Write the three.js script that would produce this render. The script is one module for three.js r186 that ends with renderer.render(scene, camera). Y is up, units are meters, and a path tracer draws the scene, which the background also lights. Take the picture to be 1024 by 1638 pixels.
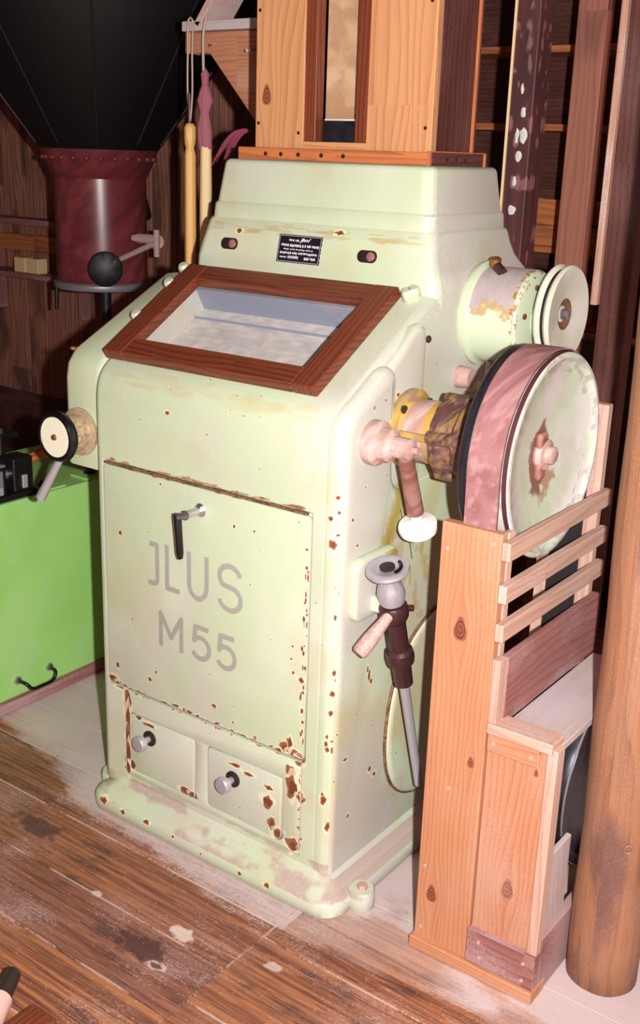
import * as THREE from 'three';
import { RoundedBoxGeometry } from 'three/addons/geometries/RoundedBoxGeometry.js';
import { mergeGeometries, toCreasedNormals, mergeVertices } from 'three/addons/utils/BufferGeometryUtils.js';
import { Brush, Evaluator, SUBTRACTION } from 'three-bvh-csg';

// ------------------------------------------------------------------ camera, light, exposure
const scene = new THREE.Scene();
scene.background = new THREE.Color(0x000000);
const D = Math.PI / 180;
const camera = new THREE.PerspectiveCamera(49.578, 1024 / 1638, 0.05, 40);
camera.rotation.order = 'YXZ';
camera.position.set(1.515, 1.6, 1.66);
camera.rotation.set(-17.972 * D, 35.884 * D, 1.910 * D);
camera.updateMatrixWorld(true);
const renderer = new THREE.WebGLRenderer({ antialias: true });
renderer.toneMapping = THREE.LinearToneMapping;
renderer.toneMappingExposure = 1.13;
renderer.shadowMap.enabled = true;
// the photographer's flash gun: held 12 cm to the right of the lens
const flash = new THREE.PointLight(0xfffbf7, 30, 0, 2);
flash.name = 'camera_flash';
flash.position.set(1.515 + 0.097, 1.62, 1.66 - 0.070);
flash.castShadow = true;
flash.shadow.radius = 0.8;
flash.shadow.mapSize.set(2048, 2048);
scene.add(flash);

// ------------------------------------------------------------------ random numbers and noise
function rngOf(seed) { let s = seed | 0; return () => { s = (s + 0x6d2b79f5) | 0; let t = Math.imul(s ^ (s >>> 15), 1 | s); t = (t + Math.imul(t ^ (t >>> 7), 61 | t)) ^ t; return ((t ^ (t >>> 14)) >>> 0) / 4294967296; }; }
const hash = (x, y) => { let h = (Math.imul(x, 374761393) + Math.imul(y, 668265263)) | 0; h = Math.imul(h ^ (h >>> 13), 1274126177); return ((h ^ (h >>> 16)) >>> 0) / 4294967296; };
function noise(x, y) {
  const xi = Math.floor(x), yi = Math.floor(y); let u = x - xi, v = y - yi;
  u = u * u * (3 - 2 * u); v = v * v * (3 - 2 * v);
  const a = hash(xi, yi), b = hash(xi + 1, yi), c = hash(xi, yi + 1), d = hash(xi + 1, yi + 1);
  return a + (b - a) * u + (c - a) * v + (a - b - c + d) * u * v;
}
const fbm = (x, y, n = 3) => { let s = 0, a = 0.5, t = 0; for (let i = 0; i < n; i++) { s += a * noise(x, y); t += a; a *= 0.5; x = x * 2.03 + 17.3; y = y * 2.03 + 9.1; } return s / t; };
const clamp = (v, a = 0, b = 1) => Math.min(b, Math.max(a, v));
const sstep = (a, b, x) => { const t = clamp((x - a) / (b - a)); return t * t * (3 - 2 * t); };
const mix3 = (a, b, t) => [a[0] + (b[0] - a[0]) * t, a[1] + (b[1] - a[1]) * t, a[2] + (b[2] - a[2]) * t];

// ------------------------------------------------------------------ textures
function canvasOf(w, h) { const c = document.createElement('canvas'); c.width = w; c.height = h; return c; }
function texOf(c, wM, hM, srgb = true) {
  const t = new THREE.CanvasTexture(c);
  if (srgb) t.colorSpace = THREE.SRGBColorSpace;
  t.wrapS = t.wrapT = THREE.RepeatWrapping; t.magFilter = THREE.LinearFilter;
  t.repeat.set(1 / wM, 1 / hM);
  return t;
}
// wood, grain along v; wM x hM metres; knots [u, v, radius] in metres
function woodTex({ wM, hM, px = 512, light, dark, seed = 1, rings = 38, strength = 0.8, knots = [], fibre = 0.25, blotch = 0, blotchColor = [200, 185, 180], stain = 0, stainColor = [60, 35, 35], specks = 0 }) {
  const w = px, h = Math.min(2048, Math.round(px * hM / wM)), c = canvasOf(w, h), g = c.getContext('2d'), im = g.createImageData(w, h), d = im.data;
  for (let j = 0; j < h; j++) for (let i = 0; i < w; i++) {
    const u = i / w * wM, v = (1 - j / h) * hM;
    let U = u, kd = 9, kr = 1, ka = 0;
    for (const k of knots) {
      const du = u - k[0], dv = (v - k[1]) * 0.55, q = Math.hypot(du, dv) / k[2];
      U -= du * 1.1 * Math.exp(-(du * du / (k[2] * k[2] * 6) + dv * dv / (k[2] * k[2] * 14)));
      if (q < kd) { kd = q; kr = k[2]; ka = Math.atan2(dv, du); }
    }
    const warp = fbm(U * 9 + seed * 31, v * 1.6 + seed * 7, 3) * 2.6;
    let r = U * rings + warp * 1.7; r -= Math.floor(r);
    let t = Math.pow(r, 2.2) * strength + (fbm(U * 40 + seed, v * 2.5, 2) - 0.5) * 0.6 * strength;
    t += (noise(u * 900 + seed * 5, v * 14) - 0.5) * fibre;
    let col = mix3(light, dark, clamp(t));
    if (kd < 1.25) { const e = sstep(1.25, 0.95, kd + 0.12 * Math.sin(ka * 3)); const ring = 0.5 + 0.5 * Math.sin(kd * 14); col = mix3(col, mix3([dark[0] * 0.62, dark[1] * 0.45, dark[2] * 0.45], dark, ring * 0.7), e); }
    if (stain) col = mix3(col, stainColor, stain * sstep(0.52, 0.75, fbm(u * 7 + seed * 3, v * 3 + 4, 4)));
    if (blotch) col = mix3(col, blotchColor, blotch * sstep(0.38, 0.72, fbm(u * 9 + seed * 13, v * 5 + seed, 4) * 0.75 + noise(u * 500, v * 500) * 0.25));
    if (specks && hash(i * 3 + seed, j * 7) > 1 - specks) col = mix3(col, [225, 215, 205], 0.6);
    const o = (j * w + i) * 4; d[o] = col[0]; d[o + 1] = col[1]; d[o + 2] = col[2]; d[o + 3] = 255;
  }
  g.putImageData(im, 0, 0);
  return texOf(c, wM, hM);
}
// mottled surface: paint, metal, dust
function mottleTex({ wM = 0.5, px = 512, a, b, c = null, f = 8, seed = 1, spots = 0, spotColor = [110, 70, 40], cAmt = 0.5, fine = 0.15 }) {
  const cv = canvasOf(px, px), g = cv.getContext('2d'), im = g.createImageData(px, px), d = im.data;
  for (let j = 0; j < px; j++) for (let i = 0; i < px; i++) {
    const u = i / px, v = j / px;
    let t = fbm(u * f + seed * 11, v * f + seed * 5, 4); t = sstep(0.3, 0.7, t) + (hash(i + seed, j) - 0.5) * fine;
    let col = mix3(a, b, clamp(t));
    if (c) col = mix3(col, c, cAmt * sstep(0.42, 0.7, fbm(u * f * 2 + seed * 3, v * f * 2 + 40, 4)));
    if (spots) col = mix3(col, spotColor, sstep(1 - spots, 1 - spots * 0.8, fbm(u * f * 4 + 70 + seed, v * f * 4, 3)));
    const o = (j * px + i) * 4; d[o] = col[0]; d[o + 1] = col[1]; d[o + 2] = col[2]; d[o + 3] = 255;
  }
  g.putImageData(im, 0, 0);
  return texOf(cv, wM, wM);
}

// the mill's paint: left half shows the front (x -0.5..0.5, y 0..2), right half the sides (z -0.95..0.05, y 0..2), 1024 px per metre
function paintAtlas() {
  const N = 2048, c = canvasOf(N, N), g = c.getContext('2d'), im = g.createImageData(N, N), d = im.data, R = rngOf(5);
  const A = [187, 201, 169], B = [197, 205, 183], Y = [186, 176, 134], P = [190, 182, 182];
  for (let j = 0; j < N; j++) for (let i = 0; i < N; i++) {
    const x = i / 1024, y = (N - j) / 1024, side = i >= 1024;
    let col = mix3(A, B, sstep(0.3, 0.7, fbm(x * 6, y * 5, 3)));
    col = mix3(col, Y, (side ? 0.7 : 0.28) * sstep(0.53, 0.72, fbm(x * 7 + 30, y * 5 + 3, 4)));
    const dust = fbm(x * 5 + 60, y * 4 + 20, 4) * 0.8 + noise(x * 260, y * 260) * 0.2;
    col = mix3(col, P, (side ? 0.7 : 0.35) * sstep(side ? 0.44 : 0.52, side ? 0.62 : 0.72, dust));
    if (!side && y > 0.034 && y < 0.1) col = mix3(col, mix3([186, 166, 156], [168, 146, 138], noise(x * 300, y * 300)), 0.85 * sstep(0.42, 0.62, fbm(x * 16 + 3, y * 40 + 7, 4)));
    const k = (hash(i, j) - 0.5) * 7; const o = (j * N + i) * 4;
    d[o] = col[0] + k; d[o + 1] = col[1] + k; d[o + 2] = col[2] + k; d[o + 3] = 255;
  }
  g.putImageData(im, 0, 0);
  const X = (x) => (x + 0.5) * 1024, S = (z) => 1024 + (z + 0.95) * 1024, Yp = (y) => N - y * 1024;
  function blob(px, py, rx, ry, style, seg = 14, rough = 0.45) {
    g.beginPath(); const off = R() * 9;
    for (let k = 0; k <= seg; k++) { const a = k / seg * Math.PI * 2, q = 1 - rough + rough * 2 * noise(off + Math.cos(a) * 1.7 + 5, off + Math.sin(a) * 1.7 + 5); const qx = px + Math.cos(a) * rx * q, qy = py + Math.sin(a) * ry * q; k ? g.lineTo(qx, qy) : g.moveTo(qx, qy); }
    g.closePath(); g.fillStyle = style; g.fill();
  }
  function chip(px, py, rx, ry = rx) {
    blob(px, py, rx * 1.35 + 1, ry * 1.35 + 1, 'rgba(226,220,190,0.75)');
    blob(px, py, rx, ry, 'rgb(146,90,62)'); blob(px + rx * 0.15, py, rx * 0.62, ry * 0.65, 'rgb(112,62,44)');
  }
  // lettering, grey stencil
  g.strokeStyle = 'rgb(158,158,150)'; g.lineWidth = 13; g.lineCap = 'butt'; g.lineJoin = 'round';
  const stroke = (pts) => { g.beginPath(); pts.forEach((p, k) => (k ? g.lineTo(X(p[0]), Yp(p[1])) : g.moveTo(X(p[0]), Yp(p[1])))); g.stroke(); };
  const arc = (cx, cy, rx, ry, a0, a1, n = 18) => { const o = []; for (let k = 0; k <= n; k++) { const a = (a0 + (a1 - a0) * k / n) * D; o.push([cx + Math.cos(a) * rx, cy + Math.sin(a) * ry]); } return o; };
  stroke([[-0.206, 0.734], [-0.182, 0.734], [-0.182, 0.652], ...arc(-0.194, 0.652, 0.012, 0.014, 0, -90, 6), [-0.212, 0.638]]);
  stroke([[-0.151, 0.742], [-0.151, 0.637], [-0.112, 0.637]]);
  stroke([[-0.083, 0.742], [-0.083, 0.668], ...arc(-0.0565, 0.668, 0.0265, 0.032, 180, 360), [-0.03, 0.742]]);
  stroke([...arc(0.038, 0.7105, 0.03, 0.0265, 15, 230), ...arc(0.038, 0.661, 0.0315, 0.0275, 70, -165)]);
  stroke([[-0.173, 0.486], [-0.173, 0.57], [-0.1405, 0.515], [-0.108, 0.57], [-0.108, 0.486]]);
  for (const s of [-0.068, 0.008]) stroke([[s + 0.044, 0.566], [s + 0.004, 0.566], [s, 0.531], ...arc(s + 0.019, 0.516, 0.027, 0.026, 130, -150)]);
  // rust and chips on the front
  for (const [x, y, r, q] of [[-0.301, 0.737, 5, 7], [0.049, 0.832, 4, 4], [0.105, 0.833, 3, 3], [-0.168, 0.883, 3, 3], [-0.268, 0.526, 2.5, 2.5], [-0.212, 0.386, 5, 6], [-0.191, 0.411, 3, 5], [-0.321, 0.39, 5, 8], [0.246, 0.766, 4, 6], [0.245, 0.712, 3, 7], [0.244, 0.657, 3, 5], [0.24, 0.60, 3, 9], [0.24, 0.529, 7, 7], [0.24, 0.49, 3, 12], [0.308, 0.851, 8, 10], [0.333, 0.846, 4, 14], [0.327, 0.642, 7, 11], [0.32, 0.568, 4, 6], [-0.007, 0.384, 6, 5], [-0.147, 1.049, 6, 4], [0.323, 0.388, 4, 10], [0.307, 0.263, 8, 12], [0.318, 0.196, 5, 12], [0.05, 0.362, 3, 3], [0.315, 0.95, 4, 5], [0.318, 0.92, 3, 4], [-0.02, 0.46, 2, 2], [0.215, 0.60, 3, 3], [0.212, 0.57, 3, 3], [0.218, 0.54, 4, 4], [-0.03, 1.02, 3, 2], [-0.23, 1.02, 2, 2]]) chip(X(x), Yp(y), r, q);
  for (const [x, y, r, q] of [[-0.34, 0.35, 14, 7], [-0.318, 0.337, 12, 9], [-0.290, 0.30, 9, 26], [-0.291, 0.25, 8, 30], [-0.292, 0.20, 8, 30], [-0.293, 0.15, 9, 32], [-0.296, 0.115, 8, 14], [-0.276, 0.13, 9, 11], [0.20, 0.352, 10, 12], [0.225, 0.345, 12, 10], [0.243, 0.336, 10, 14], [0.214, 0.37, 6, 12], [0.219, 0.30, 10, 12], [0.222, 0.262, 13, 26], [0.247, 0.245, 9, 12], [0.156, 0.199, 13, 13], [0.17, 0.145, 8, 16], [0.187, 0.129, 12, 11], [0.229, 0.113, 15, 15], [-0.096, 0.128, 15, 9], [-0.072, 0.124, 10, 8], [-0.215, 0.262, 16, 4], [0.06, 0.256, 14, 4], [0.1, 0.248, 12, 4], [0.16, 0.236, 10, 5], [-0.25, 0.27, 8, 5]]) chip(X(x), Yp(y), r * 1.25, q * 1.2);
  for (let k = 0; k < 60; k++) { const x = -0.34 + R() * 0.59, y = 0.336 + (R() - 0.5) * 0.012 + Math.max(0, R() - 0.75) * 0.02; chip(X(x), Yp(y), 3 + R() * 9, 2 + R() * 4); }
  for (let k = 0; k < 46; k++) { chip(X(0.247 + (R() - 0.5) * 0.01), Yp(0.1 + R() * 0.75), 1.5 + R() * 2.5, 2 + R() * 7); }
  for (let k = 0; k < 16; k++) chip(X(0.30 + R() * 0.04), Yp(0.1 + R() * 0.85), 1.5 + R() * 4, 2 + R() * 6);
  for (let k = 0; k < 40; k++) chip(X(-0.36 + R() * 0.68), Yp(0.1 + R() * 1.1), 1 + R() * 1.2, 1 + R() * 1.2);
  // ochre rubbed bands and rust lip above the door
  for (let k = 0; k < 70; k++) blob(X(-0.33 + R() * 0.56), Yp(0.905 + (R() - 0.5) * 0.014), 5 + R() * 16, 2 + R() * 3, `rgba(${110 + R() * 60 | 0},${70 + R() * 40 | 0},45,0.55)`);
  for (let k = 0; k < 40; k++) blob(X(-0.34 + R() * 0.58), Yp(1.105 + (R() - 0.5) * 0.03), 14 + R() * 30, 4 + R() * 6, 'rgba(186,162,108,0.12)');
  for (let k = 0; k < 26; k++) blob(X(-0.34 + R() * 0.6), Yp(1.425 + (R() - 0.5) * 0.02), 10 + R() * 26, 2 + R() * 4, 'rgba(168,138,84,0.28)');
  chip(X(-0.25), Yp(1.417), 9, 5); chip(X(0.042), Yp(1.43), 13, 5);
  // base lip: scuffs
  for (const [x, y, r, q] of [[-0.33, 0.03, 10, 8], [-0.26, 0.025, 8, 7], [-0.18, 0.03, 9, 6], [0.12, 0.02, 6, 6], [0.2, 0.025, 8, 7], [-0.09, 0.028, 4, 4], [0.0, 0.02, 4, 3]]) chip(X(x), Yp(y), r, q);
  // side: chips, ochre oil streaks below the lever, grey smears
  for (let k = 0; k < 46; k++) { const t = R(); blob(S(-0.275 + t * 0.1 + (R() - 0.5) * 0.03), Yp(0.92 - t * 0.2 + (R() - 0.5) * 0.03), 5 + R() * 11, 10 + R() * 26, `rgba(${150 + R() * 30 | 0},${135 + R() * 25 | 0},66,0.3)`); }
  for (let k = 0; k < 30; k++) blob(S(-0.45 + R() * 0.25), Yp(0.6 + R() * 0.25), 6 + R() * 12, 8 + R() * 22, 'rgba(160,130,66,0.3)');
  for (const [z, y, r, q] of [[-0.179, 0.522, 4, 14], [-0.172, 0.54, 3, 9], [-0.188, 0.505, 6, 5], [-0.11, 0.84, 3, 4], [-0.09, 0.9, 4, 4], [-0.1, 0.35, 7, 4], [-0.12, 0.2, 5, 5], [-0.2, 0.28, 5, 8], [-0.22, 0.26, 7, 5], [-0.25, 1.13, 5, 5], [-0.19, 1.13, 3, 3], [-0.15, 1.12, 3, 5], [-0.13, 1.08, 4, 4]]) chip(S(z), Yp(y), r, q);
  g.strokeStyle = 'rgb(70,62,40)'; g.lineWidth = 3; g.beginPath(); [[-0.27, 0.88], [-0.285, 0.84], [-0.305, 0.815], [-0.32, 0.78], [-0.33, 0.75]].forEach((p, k) => (k ? g.lineTo(S(p[0]), Yp(p[1])) : g.moveTo(S(p[0]), Yp(p[1])))); g.stroke();
  for (let k = 0; k < 60; k++) chip(S(-0.85 + R() * 0.8), Yp(0.08 + R() * 1.3), 1 + R() * 2, 1 + R() * 2.4);
  const t = new THREE.CanvasTexture(c); t.colorSpace = THREE.SRGBColorSpace; t.wrapS = t.wrapT = THREE.RepeatWrapping; t.magFilter = THREE.LinearFilter; return t;
}
function floorTex() {           // x -1.1..1.3, z -1..1.4 (2.4 m)
  const N = 2048, c = canvasOf(N, N), g = c.getContext('2d'), im = g.createImageData(N, N), d = im.data;
  const edge = [[-1.3, -0.2], [-0.9, -0.13], [-0.61, -0.07], [-0.45, 0.04], [-0.2, 0.06], [0.1, 0.07], [0.3, 0.085], [0.45, 0.06], [0.6, 0.04], [0.8, 0.07], [1.4, 0.12]];
  const edgeAt = (x) => { for (let k = 1; k < edge.length; k++) if (x < edge[k][0]) { const t = (x - edge[k - 1][0]) / (edge[k][0] - edge[k - 1][0]); return edge[k - 1][1] + t * (edge[k][1] - edge[k - 1][1]); } return 0.12; };
  const marks = [[0.14, 0.215, 0.017, [214, 202, 194]], [0.165, 0.318, 0.013, [204, 186, 172]], [0.166, 0.32, 0.007, [74, 50, 42]], [0.1, 0.3, 0.03, [70, 42, 40]], [-0.1, 0.235, 0.009, [206, 190, 182]], [-0.4, 0.15, 0.035, [80, 52, 52]], [0.36, 0.17, 0.012, [196, 178, 172]]];
  for (let j = 0; j < N; j++) for (let i = 0; i < N; i++) {
    const x = -1.1 + i / N * 2.4, z = 1.4 - j / N * 2.4;
    const right = x > 0.283, w = right ? 0.24 : 0.17, zr = right ? 0.113 : 0.07, q = (z - zr) / w, row = Math.floor(q), id = row * 2 + (right ? 101 : 0);
    const tone = hash(id, 77), warm = hash(id, 13);
    const L = mix3([140, 92, 74], [172, 110, 70], tone), K = mix3([74, 40, 38], [98, 56, 42], warm);
    const warp = fbm(x * 1.6 + id * 3.7, z * 9, 3) * 2.0;
    let r = z * 70 + warp + id * 0.37; r -= Math.floor(r);
    const fine = noise(x * 26, z * 640), mid = fbm(x * 4, z * 110 + id, 2);
    let t = Math.pow(r, 1.4) * 0.34 + (mid - 0.5) * 1.1 + (fine - 0.5) * 0.7 + 0.18;
    let col = mix3(L, K, clamp(t));
    col = mix3(col, [54, 34, 36], 0.6 * sstep(0.6, 0.76, fbm(x * 6 + 9, z * 16 + id, 4) * 0.85 + fine * 0.15));
    const rough = noise(x * 210, z * 420) * 0.55 + noise(x * 520, z * 700) * 0.45;
    // flour caught in the grain, and a thin patchy film of it
    const film = fbm(x * 5 + 3, z * 8 + 31, 4);
    col = mix3(col, [194, 172, 166], 0.62 * sstep(0.66, 0.9, rough * 0.6 + noise(x * 18, z * 560) * 0.4 + (film - 0.5) * 0.75));
    col = mix3(col, [156, 128, 130], 0.45 * sstep(0.5, 0.72, film * 0.7 + rough * 0.3));
    for (const [mx, mz, mr, mc] of marks) { const dd = Math.hypot((x - mx) / 2.2, z - mz); if (dd < mr * 2) col = mix3(col, mc, 0.8 * sstep(1.15, 0.7, dd / mr + (fbm(x * 60, z * 60, 3) - 0.5) * 1.3)); }
    // flour lying round the machine
    const e = edgeAt(x) - z + (fbm(x * 8, z * 26, 4) - 0.5) * 0.09 + (rough - 0.5) * 0.04 + (noise(x * 12, z * 380) - 0.5) * 0.03;
    let cov = sstep(-0.012, 0.03, e) * (0.7 + 0.3 * sstep(0.01, 0.09, e));
    if (x > 0.3) cov *= 0.55 + 0.45 * sstep(0.36, 0.6, fbm(x * 7, z * 12 + 5, 4) * 0.8 + sstep(0.06, 0.2, e) * 0.35);
    col = mix3(col, mix3([212, 197, 195], [192, 177, 181], clamp(fbm(x * 9, z * 14, 3) * 0.7 + rough * 0.3)), cov * (0.86 + 0.14 * rough));
    // flour packed in the joints
    const fr = (q - row) * w, near = Math.min(fr, w - fr), seam = Math.min(near, Math.abs(x - 0.283)) + (rough - 0.5) * 0.0022;
    col = mix3(col, [202, 182, 174], 0.75 * sstep(0.0034, 0.0016, seam) * sstep(0.3, 0.5, noise(x * 14, z * 14) * 0.6 + rough * 0.4));
    if (hash(i >> 1, j >> 1) > 0.996) col = mix3(col, [214, 202, 192], 0.6);
    const o = (j * N + i) * 4; d[o] = col[0]; d[o + 1] = col[1]; d[o + 2] = col[2]; d[o + 3] = 255;
  }
  g.putImageData(im, 0, 0);
  const t = new THREE.CanvasTexture(c); t.colorSpace = THREE.SRGBColorSpace; t.wrapS = t.wrapT = THREE.RepeatWrapping; t.magFilter = THREE.LinearFilter; return t;
}
function plateTex() {
  const c = canvasOf(256, 128), g = c.getContext('2d'), R = rngOf(3);
  g.fillStyle = 'rgb(24,22,34)'; g.fillRect(0, 0, 256, 128);
  g.strokeStyle = 'rgb(205,200,205)'; g.lineWidth = 2; g.strokeRect(5, 5, 246, 118);
  const row = (x0, x1, y, h) => { g.fillStyle = 'rgb(222,216,222)'; for (let x = x0; x < x1;) { const w = 3 + R() * 5; g.fillRect(x, y + R() * 2, w, h * (0.7 + R() * 0.3)); x += w + 2 + (R() > 0.85 ? 5 : 0); } };
  row(62, 120, 20, 10);
  g.strokeStyle = 'rgb(232,228,232)'; g.lineWidth = 4; g.lineJoin = 'round'; g.beginPath(); [[128, 36], [142, 14], [140, 30], [150, 14], [152, 28], [160, 18], [162, 27], [172, 18], [176, 28], [190, 12]].forEach((p, k) => (k ? g.lineTo(...p) : g.moveTo(...p))); g.stroke();
  row(18, 240, 42, 13); row(36, 212, 63, 7); row(16, 236, 78, 11); row(18, 54, 100, 8); row(66, 128, 96, 15); row(166, 232, 98, 14);
  const t = new THREE.CanvasTexture(c); t.colorSpace = THREE.SRGBColorSpace; t.magFilter = THREE.LinearFilter; return t;
}

const LOGLEAN = [-0.012, 0];
function drumTex() {          // u round the drum (0.75 is the top), v along its length; grey metal rubbed bare on top
  const N = 512, c = canvasOf(N, N), g = c.getContext('2d'), im = g.createImageData(N, N), d = im.data;
  for (let j = 0; j < N; j++) for (let i = 0; i < N; i++) {
    const u = i / N, v = 1 - j / N, n = (fbm(u * 40, v * 60, 4) - 0.5) * 0.10;
    let col = mix3([187, 201, 169], [197, 205, 183], fbm(u * 12, v * 12, 3));
    const e = Math.min(u - 0.55, 0.955 - u) + n, w = v > 0.43 && v < 0.56;
    if (w) { col = mix3(col, [166, 132, 84], sstep(-0.035, -0.005, e) * 0.8); col = mix3(col, mix3([158, 146, 150], [178, 166, 168], fbm(u * 30, v * 90, 3)), sstep(-0.004, 0.012, e) * 0.95); }
    if (v > 0.54 && v < 0.7 && fbm(u * 70 + 3, v * 40, 3) > 0.64) col = [150, 116, 62];
    const k = (hash(i, j) - 0.5) * 8, o = (j * N + i) * 4; d[o] = col[0] + k; d[o + 1] = col[1] + k; d[o + 2] = col[2] + k; d[o + 3] = 255;
  }
  g.putImageData(im, 0, 0); return texOf(c, 1, 1);
}
function discTex() {          // face of the large pulley, hub at the centre, 0.45 m square
  const N = 512, c = canvasOf(N, N), g = c.getContext('2d'), im = g.createImageData(N, N), d = im.data;
  for (let j = 0; j < N; j++) for (let i = 0; i < N; i++) {
    const z = (0.5 - i / N) * 0.45, y = (0.5 - j / N) * 0.45, q = fbm(z * 30 + 9, y * 30 + 4, 4), r = Math.hypot(z, y);
    let col = mix3([190, 198, 178], [200, 194, 190], sstep(0.35, 0.65, fbm(z * 14 + 3, y * 14 + 8, 3)));
    col = mix3(col, [180, 186, 158], 0.5 * sstep(0.46, 0.7, fbm(z * 22 + 30, y * 22, 4)));
    col = mix3(col, [158, 124, 98], 0.85 * sstep(0.2, -0.2, Math.hypot((z + 0.032) / 0.03, (y + 0.052) / 0.034) - 1 + (q - 0.5) * 2.4));
    col = mix3(col, [120, 82, 66], 0.9 * sstep(0.15, -0.25, Math.hypot((z - 0.012) / 0.036, (y + 0.004) / 0.066) - 1 + (q - 0.5) * 1.6));
    if (r > 0.165) col = mix3(col, [150, 142, 140], 0.55 * sstep(0.5, 0.66, fbm(Math.atan2(z, y) * 9, r * 90, 3)));
    const o = (j * N + i) * 4; d[o] = col[0]; d[o + 1] = col[1]; d[o + 2] = col[2]; d[o + 3] = 255;
  }
  g.putImageData(im, 0, 0); return texOf(c, 1, 1);
}
const std = (o) => new THREE.MeshStandardMaterial(o);
const TX = {
  mill: paintAtlas(), floor: floorTex(), plate: plateTex(),
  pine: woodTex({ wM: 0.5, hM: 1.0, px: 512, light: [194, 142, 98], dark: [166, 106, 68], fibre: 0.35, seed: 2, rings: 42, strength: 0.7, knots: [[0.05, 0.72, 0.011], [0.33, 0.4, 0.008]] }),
  board: woodTex({ wM: 0.15, hM: 1.0, px: 300, light: [190, 132, 96], dark: [158, 96, 66], seed: 4, rings: 90, strength: 0.6, fibre: 0.3, knots: [[0.055, 0.745, 0.012], [0.035, 0.14, 0.01], [0.1, 0.475, 0.006]], blotch: 0.45, blotchColor: [192, 156, 138] }),
  board2: woodTex({ wM: 0.16, hM: 0.6, px: 320, light: [188, 130, 98], dark: [154, 92, 66], seed: 9, rings: 80, strength: 0.6, knots: [[0.075, 0.225, 0.011], [0.11, 0.5, 0.004]], blotch: 0.5, blotchColor: [194, 160, 146] }),
  dusty: woodTex({ wM: 0.4, hM: 1.0, px: 400, light: [182, 140, 118], dark: [148, 94, 76], seed: 6, rings: 60, strength: 0.6, blotch: 0.85, blotchColor: [196, 176, 176] }),
  mauve: woodTex({ wM: 0.4, hM: 0.8, px: 400, light: [150, 98, 92], dark: [110, 64, 62], seed: 12, rings: 50, strength: 0.6, blotch: 0.7, blotchColor: [178, 154, 158] }),
  red: woodTex({ wM: 0.25, hM: 0.7, px: 256, light: [118, 58, 36], dark: [66, 28, 20], seed: 15, rings: 90, strength: 0.7, fibre: 0.35, specks: 0.002 }),
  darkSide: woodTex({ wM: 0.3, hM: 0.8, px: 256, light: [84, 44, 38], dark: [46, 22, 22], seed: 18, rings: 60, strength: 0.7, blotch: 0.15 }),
  wall: woodTex({ wM: 0.6, hM: 2.4, px: 400, light: [170, 114, 92], dark: [106, 66, 54], seed: 21, rings: 40, strength: 0.8, fibre: 0.35, stain: 0.6, stainColor: [66, 40, 38] }),
  beam: woodTex({ wM: 0.3, hM: 2.0, px: 256, light: [164, 104, 84], dark: [118, 70, 58], seed: 25, rings: 45, strength: 0.5, knots: [[0.14, 0.9, 0.012]], stain: 0.3 }),
  shelf: woodTex({ wM: 0.4, hM: 1.0, px: 256, light: [186, 110, 62], dark: [130, 68, 40], seed: 28, rings: 40, strength: 0.6, stain: 0.5 }),
  log: woodTex({ wM: 0.5, hM: 1.6, px: 512, light: [152, 104, 74], dark: [104, 66, 50], seed: 31, rings: 24, strength: 0.45, fibre: 0.8, stain: 0.85, stainColor: [98, 66, 62], blotch: 0.35, blotchColor: [150, 112, 96], knots: [[0.3, 0.3, 0.01], [0.26, 0.42, 0.011], [0.2, 0.75, 0.008]], specks: 0.012 }),
  green: mottleTex({ wM: 1.0, px: 512, a: [150, 206, 110], b: [160, 214, 118], c: [166, 212, 142], f: 4, seed: 3, fine: 0.2, spots: 0.06, spotColor: [150, 190, 120] }),
  redpaint: mottleTex({ wM: 0.5, px: 256, a: [130, 58, 62], b: [108, 44, 50], c: [80, 36, 40], f: 9, seed: 5, spots: 0.1, spotColor: [170, 120, 120] }),
  rustyYellow: mottleTex({ wM: 0.25, px: 256, a: [170, 134, 54], b: [188, 158, 84], c: [156, 126, 110], f: 5, seed: 8, spots: 0.12, spotColor: [96, 60, 40], cAmt: 0.9 }),
  rust: mottleTex({ wM: 0.2, px: 256, a: [112, 78, 72], b: [78, 50, 50], c: [150, 118, 62], f: 15, seed: 11, cAmt: 0.7, spots: 0.1, spotColor: [40, 24, 26] }),
  dustMetal: mottleTex({ wM: 0.2, px: 256, a: [180, 148, 140], b: [194, 170, 164], c: [160, 118, 104], f: 7, seed: 14, cAmt: 0.5 }),
  disc: mottleTex({ wM: 0.45, px: 512, a: [212, 214, 196], b: [206, 200, 192], c: [190, 190, 168], f: 5, seed: 17, cAmt: 0.6, spots: 0.1, spotColor: [140, 104, 80] }),
  leather: mottleTex({ wM: 0.2, px: 256, a: [136, 88, 88], b: [150, 104, 104], c: [176, 144, 144], f: 8, seed: 20, cAmt: 0.5 }),
  flour: mottleTex({ wM: 0.5, px: 256, a: [196, 194, 192], b: [214, 208, 202], c: [178, 176, 176], f: 6, seed: 23, cAmt: 0.5 }),
  steel: mottleTex({ wM: 0.3, px: 256, a: [60, 58, 66], b: [44, 40, 46], f: 9, seed: 26, spots: 0.1, spotColor: [120, 110, 120] }),
};
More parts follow.
